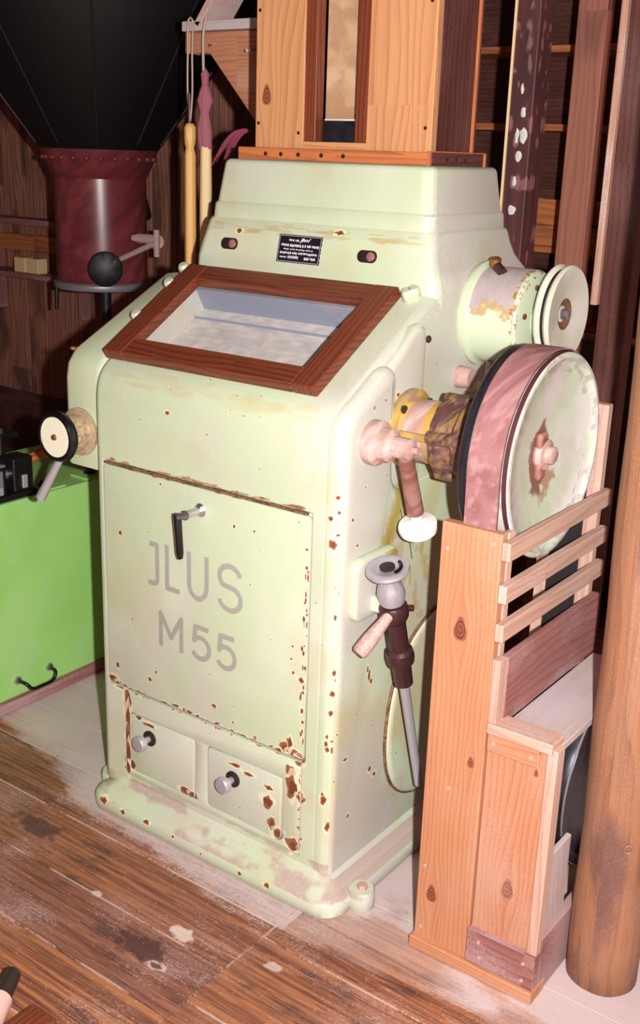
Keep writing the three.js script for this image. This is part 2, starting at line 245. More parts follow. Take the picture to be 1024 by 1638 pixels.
const M = {
  mill: std({ map: TX.mill, roughness: 0.42, metalness: 0 }),
  floor: std({ map: TX.floor, roughness: 0.6 }),
  pine: std({ map: TX.pine, roughness: 0.6 }), board: std({ map: TX.board, roughness: 0.62 }), board2: std({ map: TX.board2, roughness: 0.62 }),
  dusty: std({ map: TX.dusty, roughness: 0.8 }), mauve: std({ map: TX.mauve, roughness: 0.8 }), red: std({ map: TX.red, roughness: 0.4 }),
  darkSide: std({ map: TX.darkSide, roughness: 0.45 }), wall: std({ map: TX.wall, roughness: 0.75 }), beam: std({ map: TX.beam, roughness: 0.7 }), shelf: std({ map: TX.shelf, roughness: 0.65 }),
  log: std({ map: TX.log, roughness: 0.65 }), green: std({ map: TX.green, roughness: 0.45 }), redpaint: std({ map: TX.redpaint, roughness: 0.3 }),
  yellow: std({ map: TX.rustyYellow, roughness: 0.5 }), rust: std({ map: TX.rust, roughness: 0.55 }), dustMetal: std({ map: TX.dustMetal, roughness: 0.6 }),
  disc: std({ map: TX.disc, roughness: 0.5 }), leather: std({ map: TX.leather, roughness: 0.75 }), flour: std({ map: TX.flour, roughness: 0.9 }), steel: std({ map: TX.steel, roughness: 0.35, metalness: 0.6 }),
  flourWood: std({ map: woodTex({ wM: 0.4, hM: 0.8, px: 256, light: [186, 168, 164], dark: [152, 132, 134], seed: 41, rings: 40, strength: 0.4, blotch: 0.8, blotchColor: [192, 184, 190] }), roughness: 0.9 }),
  slat: std({ map: woodTex({ wM: 0.4, hM: 0.8, px: 256, light: [194, 158, 140], dark: [160, 116, 100], seed: 43, rings: 60, strength: 0.6, blotch: 0.75, blotchColor: [200, 182, 182] }), roughness: 0.85 }),
  brownMetal: std({ map: mottleTex({ wM: 0.2, px: 128, a: [150, 102, 92], b: [120, 76, 66], c: [176, 140, 130], f: 5, seed: 44 }), roughness: 0.5 }),
  sleeve: std({ map: mottleTex({ wM: 0.2, px: 128, a: [196, 180, 140], b: [176, 158, 140], c: [140, 104, 70], f: 5, seed: 48, cAmt: 0.5 }), roughness: 0.35, metalness: 0.2 }),
  slotBack: std({ map: mottleTex({ wM: 0.4, px: 256, a: [176, 140, 104], b: [190, 160, 130], c: [150, 112, 84], f: 5, seed: 46 }), roughness: 0.6 }),
  drum: std({ map: drumTex(), roughness: 0.4 }), bigDisc: std({ map: discTex(), roughness: 0.5 }),
  plate: std({ map: TX.plate, roughness: 0.4 }),
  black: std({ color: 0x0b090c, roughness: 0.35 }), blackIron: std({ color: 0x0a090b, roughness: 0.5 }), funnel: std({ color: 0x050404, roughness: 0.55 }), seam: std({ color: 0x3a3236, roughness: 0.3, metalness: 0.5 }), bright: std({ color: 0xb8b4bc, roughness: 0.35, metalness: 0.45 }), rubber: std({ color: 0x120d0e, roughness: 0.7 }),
  chrome: std({ color: 0xc9c6cc, roughness: 0.25, metalness: 0.9 }), iron: std({ color: 0x3a2b2a, roughness: 0.45, metalness: 0.4 }), brass: std({ color: 0x8a6030, roughness: 0.45, metalness: 0.6 }),
  bronze: std({ color: 0x46282a, roughness: 0.4, metalness: 0.3 }), white: std({ color: 0xe6dfdc, roughness: 0.5 }), ivory: std({ color: 0xeae8d0, roughness: 0.4 }),
  aluminium: std({ color: 0xb6b2c0, roughness: 0.35, metalness: 0.7 }), maroon: std({ color: 0x4a2228, roughness: 0.55 }), cord: std({ color: 0xb09a8c, roughness: 0.9 }),
  rag: std({ color: 0x9a5a66, roughness: 0.95, side: THREE.DoubleSide }), pinkleaf: std({ color: 0xb05068, roughness: 0.8, side: THREE.DoubleSide }), palewood: std({ color: 0xe6c898, roughness: 0.7 }),
  bluegrey: std({ color: 0x8d93a6, roughness: 0.6 }), handle: std({ color: 0xd8a860, roughness: 0.5 }),
  glass: new THREE.MeshPhysicalMaterial({ color: 0xffffff, roughness: 0.02, transmission: 1, thickness: 0, ior: 1.5 }),
};

// ------------------------------------------------------------------ geometry helpers (all in world metres)
function uvBox(geo, grain = 'y', ou = 0, ov = 0) {     // uv in metres, v along the grain
  const g = geo.index ? geo.toNonIndexed() : geo, p = g.attributes.position, n = p.count, uv = new Float32Array(n * 2);
  const a = new THREE.Vector3(), b = new THREE.Vector3(), c = new THREE.Vector3(), N = new THREE.Vector3();
  for (let i = 0; i < n; i += 3) {
    a.fromBufferAttribute(p, i); b.fromBufferAttribute(p, i + 1); c.fromBufferAttribute(p, i + 2);
    N.subVectors(b, a).cross(c.clone().sub(a)); const ax = Math.abs(N.x), ay = Math.abs(N.y), az = Math.abs(N.z);
    const drop = ax >= ay && ax >= az ? 'x' : ay >= az ? 'y' : 'z';
    const rest = ['x', 'y', 'z'].filter((k) => k !== drop); const vk = rest.includes(grain) ? grain : rest[1], uk = rest.find((k) => k !== vk);
    [a, b, c].forEach((q, k) => { uv[(i + k) * 2] = q[uk] + ou; uv[(i + k) * 2 + 1] = q[vk] + ov; });
  }
  g.setAttribute('uv', new THREE.BufferAttribute(uv, 2)); return g;
}
function uvMill(geo) {
  const g = geo.index ? geo.toNonIndexed() : geo, p = g.attributes.position, n = p.count, uv = new Float32Array(n * 2);
  const a = new THREE.Vector3(), b = new THREE.Vector3(), c = new THREE.Vector3(), N = new THREE.Vector3();
  for (let i = 0; i < n; i += 3) {
    a.fromBufferAttribute(p, i); b.fromBufferAttribute(p, i + 1); c.fromBufferAttribute(p, i + 2);
    N.subVectors(b, a).cross(c.clone().sub(a)).normalize(); const side = Math.abs(N.x) > 0.72, top = Math.abs(N.y) > 0.93;
    [a, b, c].forEach((q, k) => { const o = (i + k) * 2; if (side) { uv[o] = 0.5 + (q.z + 0.95) / 2; uv[o + 1] = q.y / 2; } else if (top) { uv[o] = (q.x + 0.5) / 2; uv[o + 1] = (1.62 + (q.z + 0.95) * 0.36) / 2; } else { uv[o] = (q.x + 0.5) / 2; uv[o + 1] = q.y / 2; } });
  }
  g.setAttribute('uv', new THREE.BufferAttribute(uv, 2)); return g;
}
function uvObl(geo) { const g = geo.index ? geo.toNonIndexed() : geo, p = g.attributes.position, uv = new Float32Array(p.count * 2); for (let i = 0; i < p.count; i++) { uv[i * 2] = p.getX(i) * 0.9 + p.getZ(i) * 0.55; uv[i * 2 + 1] = p.getY(i) * 0.8 + p.getZ(i) * 0.5 - p.getX(i) * 0.2; } g.setAttribute('uv', new THREE.BufferAttribute(uv, 2)); return g; }
function uvFace(g, y0, z0, size) { const p = g.attributes.position, uv = new Float32Array(p.count * 2); for (let i = 0; i < p.count; i++) { uv[i * 2] = 0.5 - (p.getZ(i) - z0) / size; uv[i * 2 + 1] = 0.5 + (p.getY(i) - y0) / size; } g.setAttribute('uv', new THREE.BufferAttribute(uv, 2)); return g; }
const crease = (g, deg = 35) => toCreasedNormals(g.index ? g.toNonIndexed() : g, deg * D);
const rbox = (x0, x1, y0, y1, z0, z1, r = 0.003, seg = 1) => new RoundedBoxGeometry(x1 - x0, y1 - y0, z1 - z0, seg, Math.min(r, 0.49 * Math.min(x1 - x0, y1 - y0, z1 - z0))).translate((x0 + x1) / 2, (y0 + y1) / 2, (z0 + z1) / 2);
function lathe(pts, axis, at, seg = 48) {
  const g = new THREE.LatheGeometry(pts.map(([r, h]) => new THREE.Vector2(Math.max(r, 1e-4), h)), seg);
  if (axis === 'x') g.rotateZ(-Math.PI / 2); if (axis === 'z') g.rotateX(Math.PI / 2);
  return crease(g.translate(...at), 40);
}
const V = (a) => new THREE.Vector3(...a);
function rod(a, b, r1, r2 = r1, seg = 20) {
  const A = V(a), B = V(b), L = A.distanceTo(B), g = new THREE.CylinderGeometry(r2, r1, L, seg);
  g.applyQuaternion(new THREE.Quaternion().setFromUnitVectors(new THREE.Vector3(0, 1, 0), B.clone().sub(A).normalize()));
  return g.translate((a[0] + b[0]) / 2, (a[1] + b[1]) / 2, (a[2] + b[2]) / 2);
}
function latheAlong(pts, a, b, seg = 32) {      // profile [r, t] with t in metres from a towards b
  const A = V(a), B = V(b), g = new THREE.LatheGeometry(pts.map(([r, h]) => new THREE.Vector2(Math.max(r, 1e-4), h)), seg);
  g.applyQuaternion(new THREE.Quaternion().setFromUnitVectors(new THREE.Vector3(0, 1, 0), B.sub(A).normalize()));
  return crease(g.translate(...a), 40);
}
const tube = (pts, r, n = 40, seg = 10) => new THREE.TubeGeometry(new THREE.CatmullRomCurve3(pts.map(V)), n, r, seg);
function plate(poly, x0, x1, bevel = 0.006, bseg = 3) {   // polygon of [z, y] or a Shape in (-z, y), thick in x
  const s = poly instanceof THREE.Shape ? poly : new THREE.Shape(poly.map(([z, y]) => new THREE.Vector2(-z, y)));
  const g = new THREE.ExtrudeGeometry(s, { depth: x1 - x0 - 2 * bevel, bevelEnabled: bevel > 0, bevelThickness: bevel, bevelSize: bevel, bevelOffset: -bevel, bevelSegments: bseg, curveSegments: 16 });
  return crease(g.translate(0, 0, x0 + bevel).rotateY(Math.PI / 2), 32);
}
function face(poly, z0, z1, bevel = 0.003, bseg = 2) {     // polygon of [x, y], thick in z
  const s = poly instanceof THREE.Shape ? poly : new THREE.Shape(poly.map(([x, y]) => new THREE.Vector2(x, y)));
  const g = new THREE.ExtrudeGeometry(s, { depth: z1 - z0 - 2 * bevel, bevelEnabled: bevel > 0, bevelThickness: bevel, bevelSize: bevel, bevelOffset: -bevel, bevelSegments: bseg, curveSegments: 10 });
  return crease(g.translate(0, 0, z0 + bevel), 32);
}
function rrect(x0, x1, y0, y1, r) {
  const s = new THREE.Shape(); s.moveTo(x0 + r, y0); s.lineTo(x1 - r, y0); s.absarc(x1 - r, y0 + r, r, -Math.PI / 2, 0); s.lineTo(x1, y1 - r); s.absarc(x1 - r, y1 - r, r, 0, Math.PI / 2); s.lineTo(x0 + r, y1); s.absarc(x0 + r, y1 - r, r, Math.PI / 2, Math.PI); s.lineTo(x0, y0 + r); s.absarc(x0 + r, y0 + r, r, Math.PI, Math.PI * 1.5); return s;
}
function loft(rings, n = 6, deg = 35) {         // rings {y,x0,x1,z0,z1,r}, rounded rectangles stacked in y
  const pos = [], idx = [], per = 4 * (n + 1);
  for (const { y, x0, x1, z0, z1, r } of rings) for (const [cx, cz, a0] of [[x1 - r, z1 - r, 0], [x0 + r, z1 - r, 90], [x0 + r, z0 + r, 180], [x1 - r, z0 + r, 270]]) for (let k = 0; k <= n; k++) { const a = (a0 + 90 * k / n) * D; pos.push(cx + r * Math.cos(a), y, cz + r * Math.sin(a)); }
  for (let q = 0; q < rings.length - 1; q++) for (let k = 0; k < per; k++) { const a = q * per + k, b = q * per + (k + 1) % per; idx.push(a, a + per, b, b, a + per, b + per); }
  for (const [q, up] of [[0, false], [rings.length - 1, true]]) { const R = rings[q], c = pos.length / 3; pos.push((R.x0 + R.x1) / 2, R.y, (R.z0 + R.z1) / 2); for (let k = 0; k < per; k++) { const a = q * per + k, b = q * per + (k + 1) % per; up ? idx.push(a, c, b) : idx.push(a, b, c); } }
  const g = new THREE.BufferGeometry(); g.setAttribute('position', new THREE.Float32BufferAttribute(pos, 3)); g.setIndex(idx); g.computeVertexNormals();
  g.setAttribute('uv', new THREE.Float32BufferAttribute(new Float32Array(pos.length / 3 * 2), 2));
  return crease(g, deg);
}
const join = (list) => mergeGeometries(list.map((g) => { const q = g.index ? g.toNonIndexed() : g.clone(); for (const k of Object.keys(q.attributes)) if (!['position', 'normal', 'uv'].includes(k)) q.deleteAttribute(k); return q; }));

// ------------------------------------------------------------------ things and parts
const used = new Map(), origin = new WeakMap();
const numbered = (n) => { const k = used.get(n) || 0; used.set(n, k + 1); return k ? `${n}_${String(k).padStart(3, '0')}` : n; };
function thing(name, label, category, at = [0, 0, 0], group) {
  const o = new THREE.Group(); o.name = numbered(name); o.position.set(...at); o.userData = { label, category }; if (group) o.userData.group = group;
  origin.set(o, at); scene.add(o); return o;
}
function struct(name, label) { const o = new THREE.Group(); o.name = name; o.userData = { kind: 'structure', label, category: 'structure' }; origin.set(o, [0, 0, 0]); scene.add(o); return o; }
function part(name, geo, mat, parent, label) {
  const at = origin.get(parent), m = new THREE.Mesh(geo.translate(-at[0], -at[1], -at[2]), mat);
  m.name = name; m.castShadow = m.receiveShadow = true; if (label) m.userData.label = label; origin.set(m, at); parent.add(m); return m;
}
const wood = (x0, x1, y0, y1, z0, z1, grain, r = 0.003, ou = 0, ov = 0) => uvBox(rbox(x0, x1, y0, y1, z0, z1, r), grain, ou, ov);

// ------------------------------------------------------------------ the room
const RX = [-3.9, 2.7], RZ = [-2.12, 3.3], RY = 2.7;
const floor = struct('floor', 'worn brown plank floor dusted with flour');
part('subfloor', uvBox(new THREE.BoxGeometry(RX[1] - RX[0] + 0.3, 0.08, RZ[1] - RZ[0] + 0.3).translate((RX[0] + RX[1]) / 2, -0.068, (RZ[0] + RZ[1]) / 2), 'x'), M.darkSide, floor);
{
  const R = rngOf(8);
  const zones = [[RX[0], -1.62, 0.0, 0.17], [-1.62, 0.283, 0.07, 0.17], [0.283, 1.55, 0.113, 0.24], [1.55, RX[1], 0.05, 0.2]];
  for (const [x0, x1, zr, w] of zones) for (let k = Math.ceil((RZ[0] - zr) / w) - 1; zr + k * w < RZ[1]; k++) {
    const z0 = Math.max(RZ[0], zr + k * w), z1 = Math.min(RZ[1], zr + (k + 1) * w); if (z1 - z0 < 0.03) continue;
    const dy = -R() * 0.0012, g = rbox(x0 + 0.0007, x1 - 0.0007, -0.03, dy, z0 + 0.0009, z1 - 0.0009, 0.0012), p = g.attributes.position, uv = g.attributes.uv;
    for (let i = 0; i < p.count; i++) uv.setXY(i, (p.getX(i) + 1.1) / 2.4, (p.getZ(i) + 1) / 2.4);
    part('plank', g, M.floor, floor);
  }
}
const wallBack = struct('wall_back', 'dark brown vertical board wall behind the machines');
part('backing', uvBox(new THREE.BoxGeometry(RX[1] - RX[0] + 0.3, RY, 0.1).translate((RX[0] + RX[1]) / 2, RY / 2, RZ[0] - 0.06)), M.darkSide, wallBack);
{
  const R = rngOf(14); let x = RX[0];
  while (x < RX[1] - 0.02) { const w = Math.min(0.13 + R() * 0.05, RX[1] - x); part('board', wood(x + 0.002, x + w - 0.002, 0.34, RY, RZ[0] - 0.012, RZ[0] + 0.012 + R() * 0.006, 'y', 0.003, R() * 3, R() * 3), M.wall, wallBack); x += w; }
}
part('skirting', wood(RX[0], RX[1], 0, 0.34, RZ[0] - 0.012, RZ[0] + 0.03, 'x'), M.darkSide, wallBack);
for (const [name, b, lab] of [['wall_left', [RX[0] - 0.1, RX[0], 0, RY, RZ[0], RZ[1]], 'dark timber wall on the left'], ['wall_right', [RX[1], RX[1] + 0.1, 0, RY, RZ[0], RZ[1]], 'dark timber wall on the right'], ['wall_front', [RX[0], RX[1], 0, RY, RZ[1], RZ[1] + 0.1], 'dark timber wall behind the photographer'], ['ceiling', [RX[0] - 0.1, RX[1] + 0.1, RY, RY + 0.1, RZ[0] - 0.1, RZ[1] + 0.1], 'dark timber ceiling']]) {
  const s = struct(name, lab); part('boarding', uvBox(new THREE.BoxGeometry(b[1] - b[0], b[3] - b[2], b[5] - b[4]).translate((b[0] + b[1]) / 2, (b[2] + b[3]) / 2, (b[4] + b[5]) / 2)), M.darkSide, s);
}

// ------------------------------------------------------------------ the roller mill
const ZF = -0.055, XS = 0.31, ev = new Evaluator(); ev.useGroups = false;
const mill = thing('roller_mill', 'pale green cast iron roller mill with chipped paint lettered JLUS M55', 'mill', [-0.03, 0, -0.42]);
{
  // base
  const ring = (y, i) => ({ y, x0: -0.396 + i, x1: 0.378 - i, z0: -0.87 + i, z1: 0.0 - i, r: Math.max(0.03, 0.062 - i * 0.5) });
  const base = part('base', uvMill(loft([ring(0, 0.004), ring(0.004, 0), ring(0.028, 0), ring(0.036, 0.004), ring(0.044, 0.014), ring(0.062, 0.044), ring(0.078, 0.054), ring(0.082, 0.06)], 8, 50)), M.mill, mill);
  for (const [x, z] of [[0.385, -0.105], [-0.40, -0.105], [0.385, -0.74], [-0.40, -0.74]]) {
    const lug = part('lug', uvMill(lathe([[0, 0], [0.03, 0], [0.032, 0.003], [0.032, 0.04], [0.028, 0.046], [0, 0.046]], 'y', [x, 0, z], 24)), M.mill, base);
    part('bolt', lathe([[0, 0.04], [0.013, 0.04], [0.013, 0.054], [0.011, 0.057], [0, 0.057]], 'y', [x + 0.004, 0, z], 6), M.dustMetal, base);
  }
  // body with a pocket for the window and shallow pockets for the doors
  const s = new THREE.Shape(); s.moveTo(-ZF, 0.06); s.lineTo(-ZF, 1.035); s.bezierCurveTo(-ZF, 1.10, 0.072, 1.12, 0.115, 1.1462); s.lineTo(0.41, 1.3217); s.lineTo(0.83, 1.322); s.lineTo(0.83, 0.06); s.lineTo(-ZF, 0.06);
  let body = new Brush(mergeVertices((() => { const g = plate(s, -0.385, XS, 0.026, 5); g.deleteAttribute('normal'); g.deleteAttribute('uv'); return g; })(), 1e-5));
  body.geometry.computeVertexNormals();
  const cut = (g) => { const k = g.index ? g : mergeVertices(g); k.deleteAttribute('uv'); const b = new Brush(k); b.updateMatrixWorld(); body.updateMatrixWorld(); body = ev.evaluate(body, b, SUBTRACTION); };
  ev.attributes = ['position', 'normal'];
  cut(new THREE.BoxGeometry(0.616, 0.576, 0.04).translate(-0.0505, 0.62, ZF + 0.008));
  cut(new THREE.BoxGeometry(0.552, 0.238, 0.04).translate(-0.0265, 0.213, ZF + 0.008));
  const tilt = Math.atan2(1.3217 - 1.1462, 0.41 - 0.115);
  const slope = (g) => g.rotateX(tilt - Math.PI / 2 + Math.PI / 2);
  // window axes: u along x, s up the slope, n out of the slope
  const W0 = [-0.0725, 1.222, -0.2425];   // centre of the frame on the slope
  const onSlope = (g) => g.rotateX(tilt).translate(...W0);    // built lying flat: x, y = out, -z = up the slope
  cut(onSlope(new THREE.BoxGeometry(0.50, 0.16, 0.245)));
  const bodyMesh = part('body', uvMill(crease(body.geometry, 30)), M.mill, mill);
  void slope; void bodyMesh;
  // feed chamber behind the window
  const ch = part('feed_chamber', onSlope(join([rbox(-0.25, 0.25, -0.079, -0.06, -0.1225, 0.1225, 0.002)])), M.flour, mill, 'white floury tray behind the glass');
  part('chamber_wall', onSlope(join([rbox(-0.25, 0.25, -0.06, -0.002, -0.1225, -0.112, 0.002)])), M.bluegrey, ch, 'blue-grey back of the chamber');
  part('chamber_lip', onSlope(join([rbox(-0.25, 0.25, -0.06, -0.045, 0.105, 0.1225, 0.002)])), M.bluegrey, ch);
  part('seam_strip', onSlope(join([rbox(-0.25, 0.25, -0.06, -0.054, -0.076, -0.073, 0.001)])), M.bluegrey, ch);
  // wooden window frame
  const win = part('window_frame', uvBox(onSlope(rbox(-0.2428, 0.2428, 0.0, 0.026, 0.116, 0.172, 0.003)), 'x'), M.red, mill, 'red-brown wooden frame of the sloping window');
  part('frame_rail', uvBox(onSlope(rbox(-0.2428, 0.2428, 0.0, 0.026, -0.172, -0.118, 0.003)), 'x', 0.1), M.red, win);
  part('frame_stile', uvBox(onSlope(rbox(-0.3025, -0.243, 0.0, 0.0264, -0.172, 0.172, 0.003)), 'z', 0.3), M.red, win);
  part('frame_stile', uvBox(onSlope(rbox(0.243, 0.3025, 0.0, 0.0264, -0.172, 0.172, 0.003)), 'z', 0.17), M.red, win);
  part('window_pane', onSlope(new THREE.PlaneGeometry(0.488, 0.236).rotateX(-Math.PI / 2).translate(0, 0.014, -0.001)), M.glass, win);
  for (const [x, z] of [[0.325, -0.165], [-0.322, -0.165], [-0.318, -0.10], [-0.318, 0.03], [0.335, -0.175]]) part('hinge_bolt', onSlope(lathe([[0, 0], [0.012, 0], [0.014, 0.004], [0.014, 0.02], [0.01, 0.026], [0, 0.026]], 'y', [x, 0.0, z], 12)), M.mill, mill);
  // front door
  const door = part('front_door', uvMill(face(rrect(-0.353, 0.2525, 0.337, 0.897, 0.012), ZF - 0.011, ZF + 0.001, 0.003)), M.mill, mill, 'hinged front door lettered JLUS M55');
  part('top_lip', uvBox(rbox(-0.345, 0.246, 0.9, 0.9055, ZF - 0.004, ZF + 0.006, 0.002), 'x'), M.rust, door, 'rusty lip along the top of the door');
  const hd = part('door_handle', lathe([[0, 0], [0.015, 0], [0.016, 0.003], [0.012, 0.008], [0.0085, 0.012], [0.0085, 0.045], [0.011, 0.05], [0, 0.052]], 'z', [-0.046, 0.848, ZF + 0.001], 20), M.chrome, door, 'chrome door handle stem');
  part('handle_arm', rod([-0.046, 0.846, ZF + 0.045], [-0.07, 0.84, ZF + 0.05], 0.0085, 0.0085), M.chrome, hd);
  part('grip', join([latheAlong([[0, 0], [0.009, 0.001], [0.0095, 0.006], [0.0085, 0.05], [0.0085, 0.09], [0.006, 0.104], [0, 0.107]], [-0.071, 0.847, ZF + 0.05], [-0.066, 0.75, ZF + 0.047], 16)]), M.black, hd, 'black grip hanging down');
  // lower panel with two small drawers
  const lowShape = rrect(-0.2995, 0.2465, 0.0965, 0.330, 0.006), cells = [[-0.281, -0.068, -0.212, 0.227], [-0.024, 0.196, 0.055, 0.218]];
  for (const [x0, x1] of cells) { const h = new THREE.Path(); h.setFromPoints(rrect(x0 - 0.003, x1 + 0.003, 0.113, 0.275, 0.012).getPoints(8).reverse()); lowShape.holes.push(h); }
  const low = part('lower_panel', uvMill(face(lowShape, ZF - 0.0115, ZF + 0.0005, 0.0015)), M.mill, mill, 'rusty lower panel');
  for (const [x0, x1, kx, ky] of cells) {
    const dr = part('drawer', uvMill(face(rrect(x0, x1, 0.116, 0.272, 0.010), ZF - 0.0112, ZF + 0.0035, 0.0025)), M.mill, low);
    part('escutcheon', lathe([[0, 0], [0.02, 0], [0.02, 0.004], [0.017, 0.006], [0, 0.006]], 'z', [kx, ky, ZF + 0.003], 20), M.iron, dr);
    part('knob', lathe([[0, 0], [0.008, 0], [0.008, 0.022], [0.018, 0.026], [0.02, 0.032], [0.0195, 0.04], [0.016, 0.0435], [0, 0.044]], 'z', [kx, ky, ZF + 0.004], 28), M.bright, dr, 'round aluminium knob');
  }
  // side pads of the casting
  const fl = new THREE.Shape(); fl.moveTo(-ZF, 0.06); fl.lineTo(-ZF, 1.035); fl.bezierCurveTo(-ZF, 1.10, 0.072, 1.118, 0.115, 1.142); fl.lineTo(0.185, 1.184); fl.bezierCurveTo(0.215, 1.2, 0.243, 1.195, 0.243, 1.155); fl.lineTo(0.243, 1.0); fl.bezierCurveTo(0.243, 0.95, 0.25, 0.93, 0.30, 0.93); fl.lineTo(0.828, 0.93); fl.lineTo(0.828, 0.06); fl.lineTo(-ZF, 0.06);
  part('side_pad', uvMill(plate(fl, 0.265, 0.331, 0.028, 6)), M.mill, mill);
  part('side_pad', uvMill(plate([[-0.2, 0.9], [-0.2, 1.172], [-0.315, 1.262], [-0.335, 1.268], [-0.352, 1.258], [-0.358, 1.24], [-0.358, 0.9]], XS - 0.03, 0.322, 0.014, 4)), M.mill, mill);
  for (const [z, y] of [[-0.375, 1.23], [-0.378, 1.10], [-0.26, 1.10]]) part('screw', lathe([[0, 0], [0.008, 0], [0.008, 0.004], [0.006, 0.006], [0, 0.006]], 'x', [z < -0.3 ? XS : 0.322, y, z], 12), M.iron, mill);
  // arched side cover low down
  const arch = new THREE.Shape(); arch.moveTo(0.255, 0.33); arch.bezierCurveTo(0.255, 0.52, 0.36, 0.6, 0.5, 0.6); arch.bezierCurveTo(0.64, 0.6, 0.72, 0.5, 0.72, 0.36); arch.bezierCurveTo(0.72, 0.2, 0.62, 0.125, 0.48, 0.125); arch.bezierCurveTo(0.33, 0.125, 0.255, 0.2, 0.255, 0.33);
  const cover = part('side_cover', uvMill(plate(arch, XS - 0.005, 0.345, 0.012, 4)), M.mill, mill, 'rounded cover low on the side');
  { const pts = []; for (let k = 0; k < 40; k++) { const p = arch.getPoint(k / 40); pts.push([0.3335, p.y, -p.x]); } part('rust_bead', uvBox(new THREE.TubeGeometry(new THREE.CatmullRomCurve3(pts.map(V), true), 90, 0.0045, 6, true)), M.rust, cover); }
  // raised boss plate under the valve
  part('valve_plate', uvMill(plate(rrect(0.083, 0.245, 0.675, 0.815, 0.03), 0.325, 0.352, 0.01, 3)), M.mill, mill);
  // left cheek with its handwheel
  const cheek = part('left_cheek', uvMill(plate([[-0.08, 0.865], [-0.08, 1.075], [-0.087, 1.11], [-0.11, 1.14], [-0.42, 1.296], [-0.75, 1.296], [-0.75, 0.93], [-0.5, 0.865]], -0.512, -0.378, 0.024, 5)), M.mill, mill, 'bulging left side housing');
  for (const y of [1.105, 1.14]) part('screw', lathe([[0, 0], [0.008, 0], [0.008, 0.006], [0, 0.007]], 'y', [-0.49, y, -0.097], 10), M.brass, cheek);
  part('seam_gasket', tube([[-0.3835, 0.875, -0.0745], [-0.3835, 1.0, -0.0745], [-0.3835, 1.06, -0.08], [-0.3835, 1.105, -0.10], [-0.3835, 1.14, -0.145], [-0.3835, 1.20, -0.245], [-0.3835, 1.285, -0.388]], 0.0026, 60, 6), M.iron, cheek, 'dark joint line');
  const hx = -0.452, hy = 0.951;
  const hw = part('handwheel_flange', lathe([[0, 0], [0.056, 0], [0.058, 0.004], [0.058, 0.01], [0.052, 0.013], [0.044, 0.014], [0.042, 0.06], [0, 0.06]], 'z', [hx, hy, -0.082], 36), M.sleeve, cheek, 'worn brass coloured sleeve');
  part('handwheel', lathe([[0, 0], [0.056, 0], [0.06, 0.005], [0.06, 0.018], [0.056, 0.024], [0.05, 0.024], [0.048, 0.02], [0, 0.02]], 'z', [hx, hy, -0.02], 40), M.black, hw, 'black rimmed adjusting wheel');
  part('wheel_dial', lathe([[0, 0], [0.0475, 0], [0.0475, 0.003], [0, 0.003]], 'z', [hx, hy, 0.0], 36), M.ivory, hw, 'cream dial face');
  part('dial_screw', lathe([[0, 0], [0.008, 0], [0.006, 0.005], [0, 0.006]], 'z', [hx, hy, 0.003], 10), M.brass, hw);
  part('wheel_lever', rod([hx + 0.005, hy - 0.05, -0.01], [hx - 0.062, hy - 0.16, 0.0], 0.009, 0.0125), M.bright, hw, 'steel lever hanging from the wheel');
  // hood, tiers of the inlet
  const box = (y, x0, x1, z0, z1, r = 0.03) => ({ y, x0, x1, z0, z1, r });
  const hood = part('hood', uvMill(loft([box(1.29, -0.384, 0.312, -0.845, -0.40), box(1.335, -0.384, 0.311, -0.846, -0.398), box(1.352, -0.382, 0.306, -0.84, -0.398), box(1.368, -0.379, 0.297, -0.826, -0.401), box(1.385, -0.375, 0.29, -0.81, -0.404), box(1.41, -0.369, 0.284, -0.797, -0.411), box(1.437, -0.363, 0.279, -0.788, -0.418), box(1.444, -0.359, 0.275, -0.784, -0.422)], 8, 40)), M.mill, mill, 'flared hood with the maker\'s plate');
  part('lower_tier', uvMill(loft([box(1.444, -0.356, 0.272, -0.78, -0.424), box(1.476, -0.354, 0.27, -0.777, -0.427), box(1.481, -0.35, 0.266, -0.773, -0.431)], 8, 40)), M.mill, mill);
  part('upper_tier', uvMill(loft([box(1.481, -0.349, 0.264, -0.771, -0.433, 0.028), box(1.568, -0.337, 0.252, -0.759, -0.446, 0.026), box(1.575, -0.334, 0.249, -0.756, -0.449, 0.024), box(1.579, -0.327, 0.242, -0.749, -0.456, 0.02)], 8, 40)), M.mill, mill);
  const ht = (g) => g;
  part('maker_plate', ht((() => { const g = new THREE.BoxGeometry(0.122, 0.063, 0.003); g.rotateX(-0.22); return g.translate(-0.061, 1.387, -0.4035); })()), M.plate, hood, 'small dark plate with rows of white lettering');
  for (const x of [-0.272, 0.126]) {
    const sl = part('slot_plate', (() => { const g = face(rrect(-0.026, 0.026, -0.0135, 0.0135, 0.0133), 0, 0.004, 0.001); g.rotateX(-0.2); return g.translate(x, 1.385, -0.4065); })(), M.iron, hood, 'dark oblong slot');
    part('screw', (() => { const g = lathe([[0, 0], [0.01, 0], [0.01, 0.003], [0.007, 0.005], [0, 0.005]], 'z', [0.011, 0, 0.004], 16); g.rotateX(-0.2); return g.translate(x, 1.385, -0.4065); })(), M.brownMetal, sl);
  }
  // upper roller drive: drum, shaft and small pulley
  const ay = 1.276, az = -0.612;
  const drum = part('bearing_drum', (lathe([[0, 0], [0.116, 0], [0.118, 0.004], [0.118, 0.012], [0.110, 0.016], [0.107, 0.022], [0.107, 0.125], [0.102, 0.134], [0.09, 0.138], [0.045, 0.142], [0.045, 0.158], [0, 0.158]], 'x', [XS, ay - 0.012, az], 64)), M.drum, mill, 'drum shaped bearing housing');
